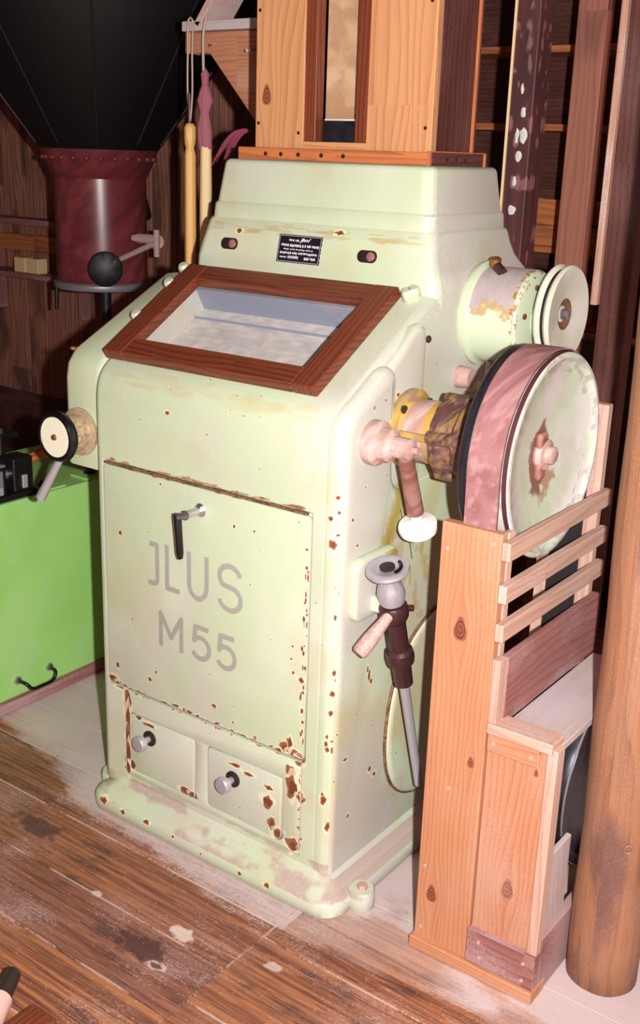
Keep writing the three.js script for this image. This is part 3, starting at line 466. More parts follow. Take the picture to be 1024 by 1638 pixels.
  for (let k = 0; k < 6; k++) { const a = (k * 60 + 20) * D; part('bolt', lathe([[0, 0], [0.007, 0], [0.007, 0.006], [0, 0.007]], 'x', [XS + 0.137, ay - 0.012 + 0.075 * Math.cos(a), az + 0.075 * Math.sin(a)], 6), M.brass, drum); }
  const cup = part('oil_cup', latheAlong([[0, 0], [0.009, 0], [0.009, 0.012], [0.013, 0.014], [0.013, 0.03], [0.008, 0.034], [0, 0.034]], [XS + 0.035, ay + 0.083, az + 0.022], [XS + 0.037, ay + 0.13, az + 0.03], 16), M.brass, drum, 'brass oiler cup');
  part('oil_cap', latheAlong([[0, 0], [0.009, 0], [0.011, 0.003], [0.011, 0.028], [0, 0.03]], [XS + 0.045, ay + 0.098, az + 0.036], [XS + 0.085, ay + 0.074, az + 0.055], 14), M.bronze, cup);
  const sp = part('small_pulley', uvObl(lathe([[0, 0.15], [0.024, 0.15], [0.024, 0.17], [0.03, 0.172], [0.075, 0.168], [0.086, 0.166], [0.103, 0.163], [0.105, 0.167], [0.096, 0.175], [0.096, 0.181], [0.105, 0.189], [0.105, 0.194], [0.101, 0.198], [0.088, 0.196], [0.06, 0.192], [0.034, 0.187], [0.03, 0.180], [0, 0.180]], 'x', [XS + 0.012, ay + 0.006, az], 64), 'y'), M.disc, mill, 'small dished pulley at the top');
  part('hub_ring', lathe([[0.018, 0.18], [0.032, 0.1875], [0.034, 0.188], [0.034, 0.186]], 'x', [XS + 0.012, ay + 0.006, az], 32), M.rust, sp);
  part('shaft_end', lathe([[0, 0.178], [0.012, 0.178], [0.012, 0.196], [0.009, 0.199], [0, 0.199]], 'x', [XS + 0.012, ay + 0.006, az], 20), M.chrome, sp);
  part('groove_lining', lathe([[0.0962, 0.175], [0.0972, 0.176], [0.0972, 0.181], [0.0962, 0.182]], 'x', [XS + 0.012, ay + 0.006, az], 64), M.steel, sp);
  part('drain_pipe', uvObl(join([rod([XS, 1.13, -0.52], [XS + 0.035, 1.13, -0.52], 0.026, 0.022), rod([XS + 0.05, 1.165, -0.57], [XS + 0.05, 1.10, -0.57], 0.009, 0.009), rod([XS, 1.10, -0.57], [XS + 0.055, 1.10, -0.57], 0.014, 0.016)])), M.dustMetal, drum);
  // lower roller bearing, coupling and large pulley
  const by = 1.054, bz = -0.292, bx = 0.322;
  const bearing = part('roller_bearing', uvObl(lathe([[0, 0], [0.082, 0], [0.084, 0.003], [0.084, 0.014], [0.079, 0.018], [0.07, 0.019], [0.066, 0.026], [0.064, 0.105], [0.055, 0.11], [0, 0.11]], 'x', [bx, by, bz], 48)), M.yellow, mill, 'worn yellow bearing housing');
  for (let k = 0; k < 4; k++) { const a = (k * 90 + 45) * D; part('bolt', lathe([[0, 0], [0.009, 0], [0.009, 0.008], [0, 0.009]], 'x', [bx + 0.017, by + 0.071 * Math.cos(a), bz + 0.071 * Math.sin(a)], 6), M.iron, bearing); }
  part('cover_band', uvObl(lathe([[0.0642, 0.028], [0.066, 0.029], [0.066, 0.07], [0.0642, 0.071]], 'x', [bx, by, bz], 40).scale(1, 1, 1)), M.dustMetal, bearing);
  part('bearing_strap', uvBox(rbox(bx + 0.02, bx + 0.105, by - 0.006, by + 0.01, bz + 0.056, bz + 0.072, 0.003)), M.yellow, bearing);
  const coup = part('coupling', uvObl(lathe([[0, 0.095], [0.074, 0.095], [0.086, 0.102], [0.088, 0.118], [0.082, 0.128], [0.082, 0.15], [0.09, 0.158], [0.09, 0.178], [0.078, 0.19], [0.04, 0.19], [0.04, 0.25], [0, 0.25]], 'x', [bx, by, bz], 14)), M.rust, mill, 'greasy rusted coupling');
  for (let k = 0; k < 5; k++) { const a = (k * 72 + 10) * D; part('coupling_bolt', uvObl(rod([bx + 0.1, by + 0.08 * Math.cos(a), bz + 0.08 * Math.sin(a)], [bx + 0.19, by + 0.08 * Math.cos(a), bz + 0.08 * Math.sin(a)], 0.014, 0.014, 10)), M.rust, coup); }
  part('shaft', lathe([[0, 0.24], [0.022, 0.24], [0.022, 0.3], [0, 0.3]], 'x', [bx, by, bz], 24), M.iron, coup);
  const q = 0.664 - bx;   // pulley face
  const big = part('large_pulley', uvFace(lathe([[0, q - 0.06], [0.055, q - 0.06], [0.06, q - 0.04], [0.176, q - 0.028], [0.184, q - 0.028], [0.186, q - 0.098], [0.2, q - 0.1], [0.202, q - 0.097], [0.202, q - 0.003], [0.199, q], [0.192, q], [0.188, q - 0.006], [0.181, q - 0.012], [0.12, q - 0.020], [0.05, q - 0.034], [0, q - 0.036]], 'x', [bx, by, bz], 96), by, bz, 0.45), M.bigDisc, mill, 'large flat pulley with a pale dished face');
  part('hub', uvObl(lathe([[0, q - 0.036], [0.03, q - 0.036], [0.033, q - 0.03], [0.03, q - 0.02], [0.018, q - 0.018], [0.018, q - 0.006], [0.014, q - 0.003], [0, q - 0.003]], 'x', [bx, by, bz], 24)), M.dustMetal, big);
  part('hub_key', uvBox(rbox(bx + q - 0.036, bx + q - 0.02, by - 0.05, by + 0.045, bz - 0.004, bz + 0.028, 0.008, 2)), M.brownMetal, big, 'rusty clamp across the hub');
  part('inner_rim', lathe([[0.18, q - 0.102], [0.203, q - 0.104], [0.2065, q - 0.1], [0.2065, q - 0.083]], 'x', [bx, by, bz], 80), M.steel, big);
  part('rim_line', lathe([[0.2021, q - 0.013], [0.203, q - 0.012], [0.203, q - 0.004], [0.2021, q - 0.003]], 'x', [bx, by, bz], 80), M.maroon, big, 'dark maroon edge of the rim');
  // throw lever with white knob
  const ly = 1.052, lz = -0.145, lx = 0.329;
  const lev = part('lever_boss', uvObl(lathe([[0, 0], [0.044, 0], [0.046, 0.004], [0.046, 0.022], [0.04, 0.026], [0.034, 0.028], [0.034, 0.05], [0.026, 0.054], [0.022, 0.058], [0.022, 0.095], [0.016, 0.099], [0.008, 0.1], [0.008, 0.112], [0, 0.112]], 'x', [lx, ly, lz], 32)), M.dustMetal, mill, 'dusty pivot of the throw lever');
  const armA = [lx + 0.08, ly - 0.005, lz], armB = [lx + 0.078, 0.905, -0.205];
  part('lever_arm', uvObl(rod(armA, armB, 0.016, 0.018)), M.brownMetal, lev);
  part('lever_knob', latheAlong([[0, 0], [0.012, 0], [0.012, 0.02], [0.02, 0.024], [0.04, 0.03], [0.042, 0.036], [0.04, 0.046], [0.03, 0.05], [0, 0.05]], armB, [armB[0] + (armB[0] - armA[0]), armB[1] * 2 - armA[1], armB[2] * 2 - armA[2]], 36), M.white, lev, 'white disc knob');
  // adjusting spindle with small handwheel
  const a0 = [0.40, 0.775, -0.13], a1 = [0.40, 0.22, -0.305], at = (t) => [a0[0], a0[1] + (a1[1] - a0[1]) * t, a0[2] + (a1[2] - a0[2]) * t];
  const dir = V(a1).sub(V(a0)).normalize();
  const spn = part('spindle_sleeve', uvObl(latheAlong([[0, 0], [0.026, 0], [0.03, 0.006], [0.031, 0.03], [0.026, 0.04], [0.022, 0.042], [0.022, 0.118], [0.029, 0.124], [0.031, 0.14], [0.029, 0.154], [0.023, 0.158], [0.021, 0.165], [0.02, 0.215], [0, 0.216]], at(0.1), a1, 28)), M.bronze, mill, 'dark bronze adjusting spindle');
  part('spindle_wheel', latheAlong([[0, -0.03], [0.02, -0.03], [0.03, -0.034], [0.038, -0.036], [0.044, -0.034], [0.046, -0.028], [0.042, -0.022], [0.03, -0.022], [0.022, -0.018], [0.02, 0.0], [0.026, 0.012], [0.03, 0.03], [0.026, 0.052], [0, 0.052]], a0, a1, 36), M.bright, spn, 'small bright handwheel on the spindle');
  part('wheel_recess', latheAlong([[0, -0.0385], [0.012, -0.0385], [0.016, -0.037], [0.016, -0.033]], a0, a1, 24), M.iron, spn);
  part('wheel_crescent', (() => { const g = new THREE.TorusGeometry(0.028, 0.004, 8, 20, 1.5).rotateX(Math.PI / 2).rotateY(0.4); g.applyQuaternion(new THREE.Quaternion().setFromUnitVectors(new THREE.Vector3(0, 1, 0), dir)); return g.translate(a0[0] - dir.x * 0.036, a0[1] - dir.y * 0.036, a0[2] - dir.z * 0.036); })(), M.black, spn);
  part('spindle_rod', rod(at(0.45), at(1.0), 0.0115, 0.0095), M.bright, spn, 'bright steel rod');
  const h0 = at(0.13); part('spindle_handle', latheAlong([[0, 0], [0.011, 0], [0.012, 0.02], [0.017, 0.07], [0.017, 0.1], [0.013, 0.106], [0, 0.106]], [h0[0] + 0.005, h0[1], h0[2] + 0.02], [h0[0] - 0.02, h0[1] - 0.07, h0[2] + 0.09], 20), M.dustMetal, spn, 'grey tommy bar');
  part('clamp_screw', rod([h0[0], h0[1], h0[2] - 0.02], [h0[0] + 0.02, h0[1] - 0.004, h0[2] - 0.045], 0.007), M.bronze, spn);
  part('spindle_bracket', uvMill(rbox(0.345, 0.40, 0.69, 0.725, -0.175, -0.14, 0.006)), M.mill, spn);
}

// ------------------------------------------------------------------ drive belt, guard, motor wheel
{
  const bx0 = 0.583, bx1 = 0.650, by = 1.054, bz = -0.292;
  const loop = (r, low) => { const p = []; for (let k = 0; k <= 40; k++) { const a = k / 40 * Math.PI; p.push([bz + r * Math.cos(a), by + r * Math.sin(a)]); } for (let k = 0; k <= 30; k++) { const a = Math.PI + k / 30 * Math.PI; p.push([bz + (r - 0.012) * Math.cos(a), low + (r - 0.012) * Math.sin(a)]); } return p; };
  function band(r0, r1, low) {
    const s = new THREE.Shape(loop(r1, low).map(([z, y]) => new THREE.Vector2(-z, y))); s.holes.push(new THREE.Path(loop(r0, low).map(([z, y]) => new THREE.Vector2(-z, y))));
    return crease(new THREE.ExtrudeGeometry(s, { depth: bx1 - bx0, bevelEnabled: false }).translate(0, 0, bx0).rotateY(Math.PI / 2), 30);
  }
  const belt = thing('drive_belt', 'dusty pink leather belt running over the large pale pulley', 'belt', [0.606, 0.1, bz]);
  part('outer_ply', uvObl(band(0.2055, 0.2085, 0.34)), M.leather, belt);
  part('inner_ply', band(0.2025, 0.2055, 0.34), M.rubber, belt, 'black inner side of the belt');

  const gd = thing('belt_guard', 'pine belt guard with three slats beside the roller mill', 'guard', [0.68, 0, -0.29]);
  const gz = -0.072;
  part('front_board', wood(0.545, 0.672, 0.022, 0.952, gz - 0.024, gz, 'y', 0.003, -0.545 + 0.0, 0), M.board, gd, 'tall knotty pine front board');
  part('lower_board', wood(0.674, 0.80, 0.10, 0.562, gz - 0.03, gz - 0.006, 'y', 0.003, -0.67, 0), M.board2, gd);
  part('edge_strip', wood(0.672, 0.69, 0.562, 0.705, gz - 0.03, gz - 0.001, 'y', 0.002), M.slat, gd);
  part('top_cleat', wood(0.674, 0.812, 0.552, 0.575, gz - 0.05, gz + 0.006, 'x', 0.004), M.slat, gd);
  part('cleat', wood(0.676, 0.786, 0.514, 0.552, gz - 0.02, gz + 0.001, 'x', 0.003, 0, 0.3), M.board2, gd);
  part('corner_strip', wood(0.80, 0.822, 0.10, 0.562, gz - 0.034, gz + 0.0, 'y', 0.003, 0, 0.2), M.slat, gd);
  part('foot_cleat', wood(0.672, 0.824, 0.03, 0.108, gz - 0.02, gz + 0.008, 'x', 0.003), M.mauve, gd);
  part('foot_rail', wood(0.541, 0.826, 0.0, 0.028, gz - 0.05, gz + 0.014, 'x', 0.003, 0.1, 0.1), M.board, gd);
  part('side_foot_board', wood(0.803, 0.824, 0.0, 0.135, -0.505, gz - 0.02, 'z', 0.003), M.mauve, gd);
  part('back_board', wood(0.545, 0.674, 0.0, 1.122, -0.532, -0.508, 'y', 0.003), M.slat, gd, 'dusty back board rising above the slats');
  part('side_panel', wood(0.80, 0.812, 0.135, 0.31, -0.215, gz - 0.035, 'y', 0.003, 0.2), M.flourWood, gd);
  for (const [y, k] of [[0.940, 0], [0.857, 1], [0.780, 2]]) part('slat', wood(0.674, 0.692, y - 0.036, y, -0.535, gz + 0.006, 'z', 0.003, k * 0.1, k * 0.23), M.slat, gd);
  part('side_board', wood(0.674, 0.692, 0.562, 0.703, -0.535, gz - 0.03, 'z', 0.003), M.mauve, gd, 'wide mauve-brown side board under the slats');
  part('shelf_board', wood(0.692, 0.816, 0.545, 0.562, -0.53, gz - 0.03, 'z', 0.003), M.flourWood, gd, 'flour covered ledge of the guard');
  part('inner_batten', wood(0.66, 0.674, 0.56, 0.95, gz - 0.045, gz - 0.024, 'y', 0.002), M.slat, gd);
  for (const [x, y, z] of [[0.69, 0.533, gz + 0.001], [0.77, 0.533, gz + 0.001], [0.70, 0.085, gz + 0.008], [0.80, 0.085, gz + 0.008], [0.705, 0.05, gz + 0.008], [0.8, 0.045, gz + 0.008], [0.60, 0.40, gz], [0.56, 0.20, gz], [0.655, 0.93, gz], [0.56, 0.9, gz], [0.56, 0.05, gz]]) part('nail_head', lathe([[0, 0], [0.0045, 0], [0.004, 0.0015], [0, 0.002]], 'z', [x, y, z], 10), M.dustMetal, gd);

  const wy = 0.33, wz = -0.445, wr = 0.203, wx = 0.742;
  const wh = thing('counter_shaft', 'counter shaft with a dark wheel half hidden between belt guard and log', 'shaft', [wx, 0, wz]);
  part('rim', uvObl(lathe([[wr - 0.02, 0.0], [wr, 0.0], [wr + 0.002, 0.004], [wr + 0.002, 0.034], [wr, 0.038], [wr - 0.02, 0.038], [wr - 0.02, 0.0]], 'x', [wx, wy, wz], 64)), M.steel, wh);
  part('web', uvObl(lathe([[0, 0.012], [wr - 0.02, 0.012], [wr - 0.02, 0.024], [0, 0.024]], 'x', [wx, wy, wz], 64)), M.steel, wh);
  part('edge_band', lathe([[wr + 0.0022, 0.033], [wr + 0.0035, 0.034], [wr + 0.0035, 0.0375], [wr + 0.0022, 0.038]], 'x', [wx, wy, wz], 64), M.aluminium, wh, 'bright outer edge');
  part('axle', lathe([[0, -0.085], [0.02, -0.085], [0.02, 0.03], [0, 0.03]], 'x', [wx, wy, wz], 20), M.iron, wh);
  part('pedestal', uvObl(join([rbox(0.664, 0.704, 0, 0.30, wz - 0.03, wz + 0.03, 0.004), rbox(0.66, 0.708, 0.29, 0.37, wz - 0.045, wz + 0.045, 0.012, 2)])), M.steel, wh);
}

// ------------------------------------------------------------------ round log post
{
  const lg = thing('log_post', 'round debarked log post standing beside the belt guard', 'post', [0.90, 0, -0.24]);
  const prof = [], H = 2.7; for (let k = 0; k <= 30; k++) prof.push([0.071 - 0.004 * k / 30 + 0.0015 * Math.sin(k * 1.3), H * k / 30]);
  const g = new THREE.LatheGeometry([[0, 0], ...prof, [0, H]].map(([r, h]) => new THREE.Vector2(Math.max(r, 1e-4), h)), 40), p = g.attributes.position, uv = g.attributes.uv;
  for (let i = 0; i < p.count; i++) { const y = p.getY(i), a = Math.atan2(p.getZ(i), p.getX(i)), k = 1 + 0.03 * (noise(Math.cos(a) * 2 + 5, y * 3 + Math.sin(a) * 2) - 0.5) * 2; p.setX(i, p.getX(i) * k + 0.90 + y * LOGLEAN[0]); p.setZ(i, p.getZ(i) * k - 0.24 + y * LOGLEAN[1]); uv.setXY(i, (uv.getX(i)) * 0.5, y); }
  g.computeVertexNormals();
  part('trunk', g, M.log, lg);
  part('ring_mark', uvBox(new THREE.TorusGeometry(0.008, 0.0022, 8, 20).rotateY(0.6).translate(0.90 + 0.039, 0.345, -0.24 + 0.058)), M.brownMetal, lg, 'pale ring mark');
}

// ------------------------------------------------------------------ wooden feed chute
{
  const ct = thing('feed_chute', 'pine feed chute with a narrow viewing slot above the mill', 'chute', [0.01, 1.579, -0.53]);
  const y0 = 1.606, y1 = 2.69, zf = -0.447, zb = -0.617;
  part('front_board', wood(-0.232, -0.093, y0, y1, zf - 0.02, zf, 'y', 0.002, 0.25), M.pine, ct);
  part('front_board', wood(0.08, 0.246, y0, y1, zf - 0.02, zf, 'y', 0.002, 0.7, 0.3), M.pine, ct);
  part('front_board', wood(-0.093, 0.08, y0, 1.622, zf - 0.02, zf, 'x', 0.001, 0.3), M.pine, ct);
  for (const [a, b] of [[-0.093, -0.062], [0.046, 0.08]]) part('slot_post', wood(a, b, 1.622, y1, zf - 0.035, zf - 0.004, 'y', 0.002, a), M.red, ct, 'dark red strip beside the slot');
  part('slot_back', wood(-0.062, 0.046, 1.66, y1, zf - 0.055, zf - 0.042, 'y', 0.001, 0.15), M.slotBack, ct, 'grey-brown board deep in the slot');
  part('slot_sill', wood(-0.052, 0.04, 1.622, 1.668, zf - 0.052, zf - 0.02, 'x', 0.002), M.steel, ct, 'dark sill dusted with flour');
  part('sill_flour', uvBox(rbox(-0.05, 0.038, 1.6675, 1.672, zf - 0.05, zf - 0.022, 0.002)), M.flour, ct);
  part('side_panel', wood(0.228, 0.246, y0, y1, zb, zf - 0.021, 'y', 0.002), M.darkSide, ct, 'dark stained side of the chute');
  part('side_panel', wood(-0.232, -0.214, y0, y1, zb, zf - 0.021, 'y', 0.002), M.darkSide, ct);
  part('corner_bead', wood(0.243, 0.251, y0, y1, zb - 0.004, zb + 0.004, 'y', 0.001), M.shelf, ct);
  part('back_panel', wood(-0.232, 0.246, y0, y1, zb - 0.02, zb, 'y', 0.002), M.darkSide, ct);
  part('collar_rail', wood(-0.274, 0.25, 1.5795, 1.607, zf, zf + 0.012, 'x', 0.002), M.shelf, ct, 'orange-brown collar strip');
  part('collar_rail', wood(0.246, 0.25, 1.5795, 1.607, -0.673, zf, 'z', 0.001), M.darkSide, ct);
  part('collar_top', wood(0.2461, 0.2545, 1.607, 1.6095, -0.675, zf + 0.012, 'z', 0.0005), M.shelf, ct);
  part('collar_end', wood(0.2461, 0.2545, 1.5795, 1.607, -0.678, -0.6735, 'y', 0.0005), M.shelf, ct);
  part('collar_corner', wood(0.2485, 0.2535, 1.5795, 1.609, zf + 0.007, zf + 0.0135, 'y', 0.0005), M.shelf, ct);
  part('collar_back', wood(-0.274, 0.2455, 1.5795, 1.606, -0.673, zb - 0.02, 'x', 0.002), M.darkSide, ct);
  for (const x of [-0.19, -0.145, -0.095, -0.03, 0.03]) part('screw', lathe([[0, 0], [0.005, 0], [0.005, 0.001], [0, 0.0015]], 'z', [x, 1.593, zf + 0.012], 10), M.iron, ct);
  for (const z of [-0.51, -0.55, -0.59]) part('screw', lathe([[0, 0], [0.005, 0], [0.005, 0.001], [0, 0.0015]], 'x', [0.25, 1.593, z], 10), M.iron, ct);
  for (const [x, y] of [[-0.222, 1.66], [-0.222, 1.90], [0.23, 1.655], [0.23, 1.9], [-0.105, 1.64]]) part('screw', lathe([[0, 0], [0.004, 0], [0.004, 0.001], [0, 0.0012]], 'z', [x, y, zf], 10), M.iron, ct);
}

// ------------------------------------------------------------------ bright green cabinet at the left with the black gadget on it
{
  const cb = thing('green_cabinet', 'bright green metal cabinet left of the roller mill', 'cabinet', [-1.16, 0, -0.45]);
  part('carcass', uvBox(rbox(-1.38, -0.935, 0.03, 0.632, -1.0, 0.25, 0.006, 2)), M.green, cb);
  part('plinth', wood(-1.36, -0.915, 0, 0.034, -1.02, 0.2, 'z', 0.006), M.mauve, cb, 'dusty plinth board');
  const pull = part('pull_handle', tube([[-0.934, 0.083, -0.225], [-0.90, 0.08, -0.23], [-0.893, 0.062, -0.245], [-0.893, 0.058, -0.285], [-0.893, 0.062, -0.325], [-0.90, 0.08, -0.34], [-0.934, 0.083, -0.345]], 0.0055, 50, 8), M.black, cb, 'black wire pull handle');
  for (const z of [-0.225, -0.345]) part('handle_foot', lathe([[0, 0], [0.014, 0], [0.012, 0.006], [0, 0.007]], 'x', [-0.935, 0.083, z], 14), M.chrome, pull);
  for (const z of [-0.40, -0.58]) { const f = part('corner_bracket', rbox(-1.02, -0.945, 0.632, 0.638, z - 0.05, z + 0.05, 0.002), M.green, cb); part('bolt', lathe([[0, 0], [0.02, 0], [0.02, 0.004], [0.012, 0.006], [0.012, 0.014], [0, 0.014]], 'y', [-0.985, 0.638, z], 16), M.steel, f); }
  const gg = thing('clamp_device', 'black iron clamp device standing on the green cabinet', 'clamp', [-1.0, 0.632, -0.28]);
  part('base_plate', rbox(-1.10, -0.945, 0.632, 0.65, -0.345, -0.1, 0.004), M.blackIron, gg);
  part('jaw_block', rbox(-1.02, -0.95, 0.65, 0.75, -0.335, -0.265, 0.006, 2), M.blackIron, gg);
  part('jaw_block', rbox(-1.03, -0.95, 0.65, 0.735, -0.24, -0.15, 0.006, 2), M.blackIron, gg);
  part('column', lathe([[0, 0], [0.014, 0], [0.014, 0.16], [0.02, 0.162], [0.02, 0.178], [0, 0.18]], 'y', [-1.03, 0.65, -0.285], 20), M.blackIron, gg);
  part('screw_shaft', rod([-0.985, 0.70, -0.265], [-0.985, 0.70, -0.235], 0.014), M.chrome, gg);
  part('steel_jaw', rbox(-0.952, -0.944, 0.658, 0.725, -0.225, -0.17, 0.003), M.aluminium, gg);
  part('steel_jaw', rbox(-0.97, -0.944, 0.735, 0.742, -0.235, -0.175, 0.003), M.aluminium, gg);
  for (const [z, y, h] of [[-0.16, 0.66, 0.03], [-0.185, 0.69, 0.05], [-0.215, 0.655, 0.025], [-0.30, 0.66, 0.04]]) part('steel_fitting', rbox(-0.951, -0.943, y, y + h, z - 0.009, z + 0.009, 0.003), M.bright, gg);
  part('adjusting_screw', lathe([[0, 0], [0.012, 0], [0.012, 0.03], [0.02, 0.032], [0.02, 0.045], [0, 0.046]], 'y', [-0.985, 0.735, -0.20], 12), M.steel, gg);
  part('cross_bar', rod([-1.05, 0.79, -0.36], [-1.05, 0.815, -0.1], 0.01), M.blackIron, gg);
  part('wood_grip', rod([-0.99, 0.725, -0.335], [-0.99, 0.735, -0.41], 0.014, 0.016), M.shelf, gg, 'brown wooden grip');
  part('grip_ferrule', rod([-0.99, 0.735, -0.41], [-0.99, 0.737, -0.44], 0.017, 0.014), M.aluminium, gg);
}

// ------------------------------------------------------------------ dark red spout with the black hopper above
{
  const cx = -1.735, cz = -1.35, r = 0.172;
  const hp = thing('grain_hopper', 'large black funnel hopper with a dark red riveted spout', 'hopper', [cx, 1.07, cz]);
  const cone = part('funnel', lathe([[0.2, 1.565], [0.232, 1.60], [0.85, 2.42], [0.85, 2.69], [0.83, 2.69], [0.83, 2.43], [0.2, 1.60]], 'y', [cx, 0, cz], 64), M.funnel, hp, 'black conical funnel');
  for (let k = 0; k < 10; k++) { const a = (k * 36 + 8) * D; part('seam', rod([cx + 0.236 * Math.cos(a), 1.602, cz + 0.236 * Math.sin(a)], [cx + 0.85 * Math.cos(a), 2.42, cz + 0.85 * Math.sin(a)], 0.004, 0.004, 8), M.seam, cone); }
  const neck = part('spout_collar', uvObl(lathe([[r - 0.004, 1.478], [r + 0.002, 1.484], [0.205, 1.55], [0.218, 1.585], [0.21, 1.585], [0.16, 1.48]], 'y', [cx, 0, cz], 56)), M.redpaint, hp);
  for (let k = 0; k < 26; k++) { const a = k / 26 * Math.PI * 2; part('rivet', new THREE.SphereGeometry(0.0095, 10, 8).translate(cx + 0.208 * Math.cos(a), 1.553, cz + 0.208 * Math.sin(a)), M.redpaint, neck); }
  part('spout', uvObl(lathe([[r, 1.482], [r, 1.1], [r - 0.01, 1.1], [r - 0.01, 1.482]].reverse(), 'y', [cx, 0, cz], 56)), M.redpaint, hp, 'glossy dark red cylinder');
  part('bottom_ring', lathe([[r - 0.012, 1.078], [r + 0.008, 1.078], [r + 0.012, 1.085], [r + 0.012, 1.098], [r + 0.006, 1.105], [r - 0.012, 1.105]], 'y', [cx, 0, cz], 56), M.aluminium, hp, 'bright metal ring');
  const dv = V([camera.position.x - cx, 0, camera.position.z - cz]).normalize(), rt = new THREE.Vector3(dv.z, 0, -dv.x);
  const pt = (side, y, out) => [cx + rt.x * side + dv.x * out, y, cz + rt.z * side + dv.z * out];
  const lv = part('weight_arm', rod(pt(0.20, 1.25, 0.05), pt(0.04, 1.19, 0.2), 0.012, 0.009), M.dustMetal, hp);
  part('counterweight', latheAlong([[0, 0], [0.06, 0], [0.064, 0.004], [0.064, 0.02], [0.058, 0.025], [0, 0.026]], pt(0.01, 1.165, 0.18), pt(0.01, 1.165, 0.3), 32), M.blackIron, lv, 'dark round counterweight');
  part('pivot_clamp', join([rod(pt(0.1, 1.275, 0.12), pt(0.215, 1.262, 0.04), 0.018, 0.018), rod(pt(0.205, 1.30, 0.06), pt(0.205, 1.20, 0.06), 0.012, 0.012), latheAlong([[0, 0], [0.028, 0], [0.028, 0.025], [0, 0.026]], pt(0.205, 1.255, 0.03), pt(0.205, 1.255, 0.1), 16)]), M.dustMetal, lv);
  part('outlet_rod', rod(pt(0.01, 1.09, 0.0), pt(0.01, 0.95, 0.0), 0.022, 0.018), M.steel, hp);
  part('hook', rod(pt(-0.175, 1.09, 0), pt(-0.178, 0.99, 0), 0.009, 0.007), M.blackIron, hp);
  part('support_leg', uvBox(rod([cx - 0.16, 1.62, cz - 0.28], [cx - 0.5, 1.3, cz - 0.735], 0.03, 0.03, 8), 'y'), M.blackIron, hp);
}

// ------------------------------------------------------------------ shelf boards on the back wall, left
{
  const z0 = RZ[0] + 0.03;
  const sh = thing('wall_shelf', 'dusty wall shelf with a ledge left of the red spout', 'shelf', [-3.1, 0.98, z0]);
  part('upper_rail', wood(-3.6, -2.5, 1.215, 1.245, z0, z0 + 0.12, 'x'), M.mauve, sh);
  part('ledge', wood(-3.6, -2.62, 0.965, 0.99, z0, z0 + 0.16, 'x'), M.mauve, sh);
  part('back_rail', wood(-3.6, -2.62, 1.08, 1.16, z0 - 0.005, z0 + 0.02, 'x'), M.shelf, sh);
  part('bracket', wood(-2.66, -2.63, 0.78, 1.245, z0 - 0.005, z0 + 0.05, 'y'), M.mauve, sh);
  part('bracket', wood(-3.3, -3.26, 0.78, 1.245, z0 - 0.005, z0 + 0.05, 'y'), M.mauve, sh);
  const bl = thing('wood_block', 'pale square wood block on the wall ledge, left of the pair', 'block', [-2.975, 0.99, z0 + 0.11], 'pale blocks on the wall ledge');
  part('block', rbox(-3.015, -2.935, 0.99, 1.062, z0 + 0.08, z0 + 0.14, 0.004), M.palewood, bl);
  const b2 = bl.clone(); b2.name = numbered('wood_block'); b2.position.x += 0.098; b2.userData = { label: 'pale square wood block on the wall ledge, nearer the red spout', category: 'block', group: 'pale blocks on the wall ledge' }; scene.add(b2);
}

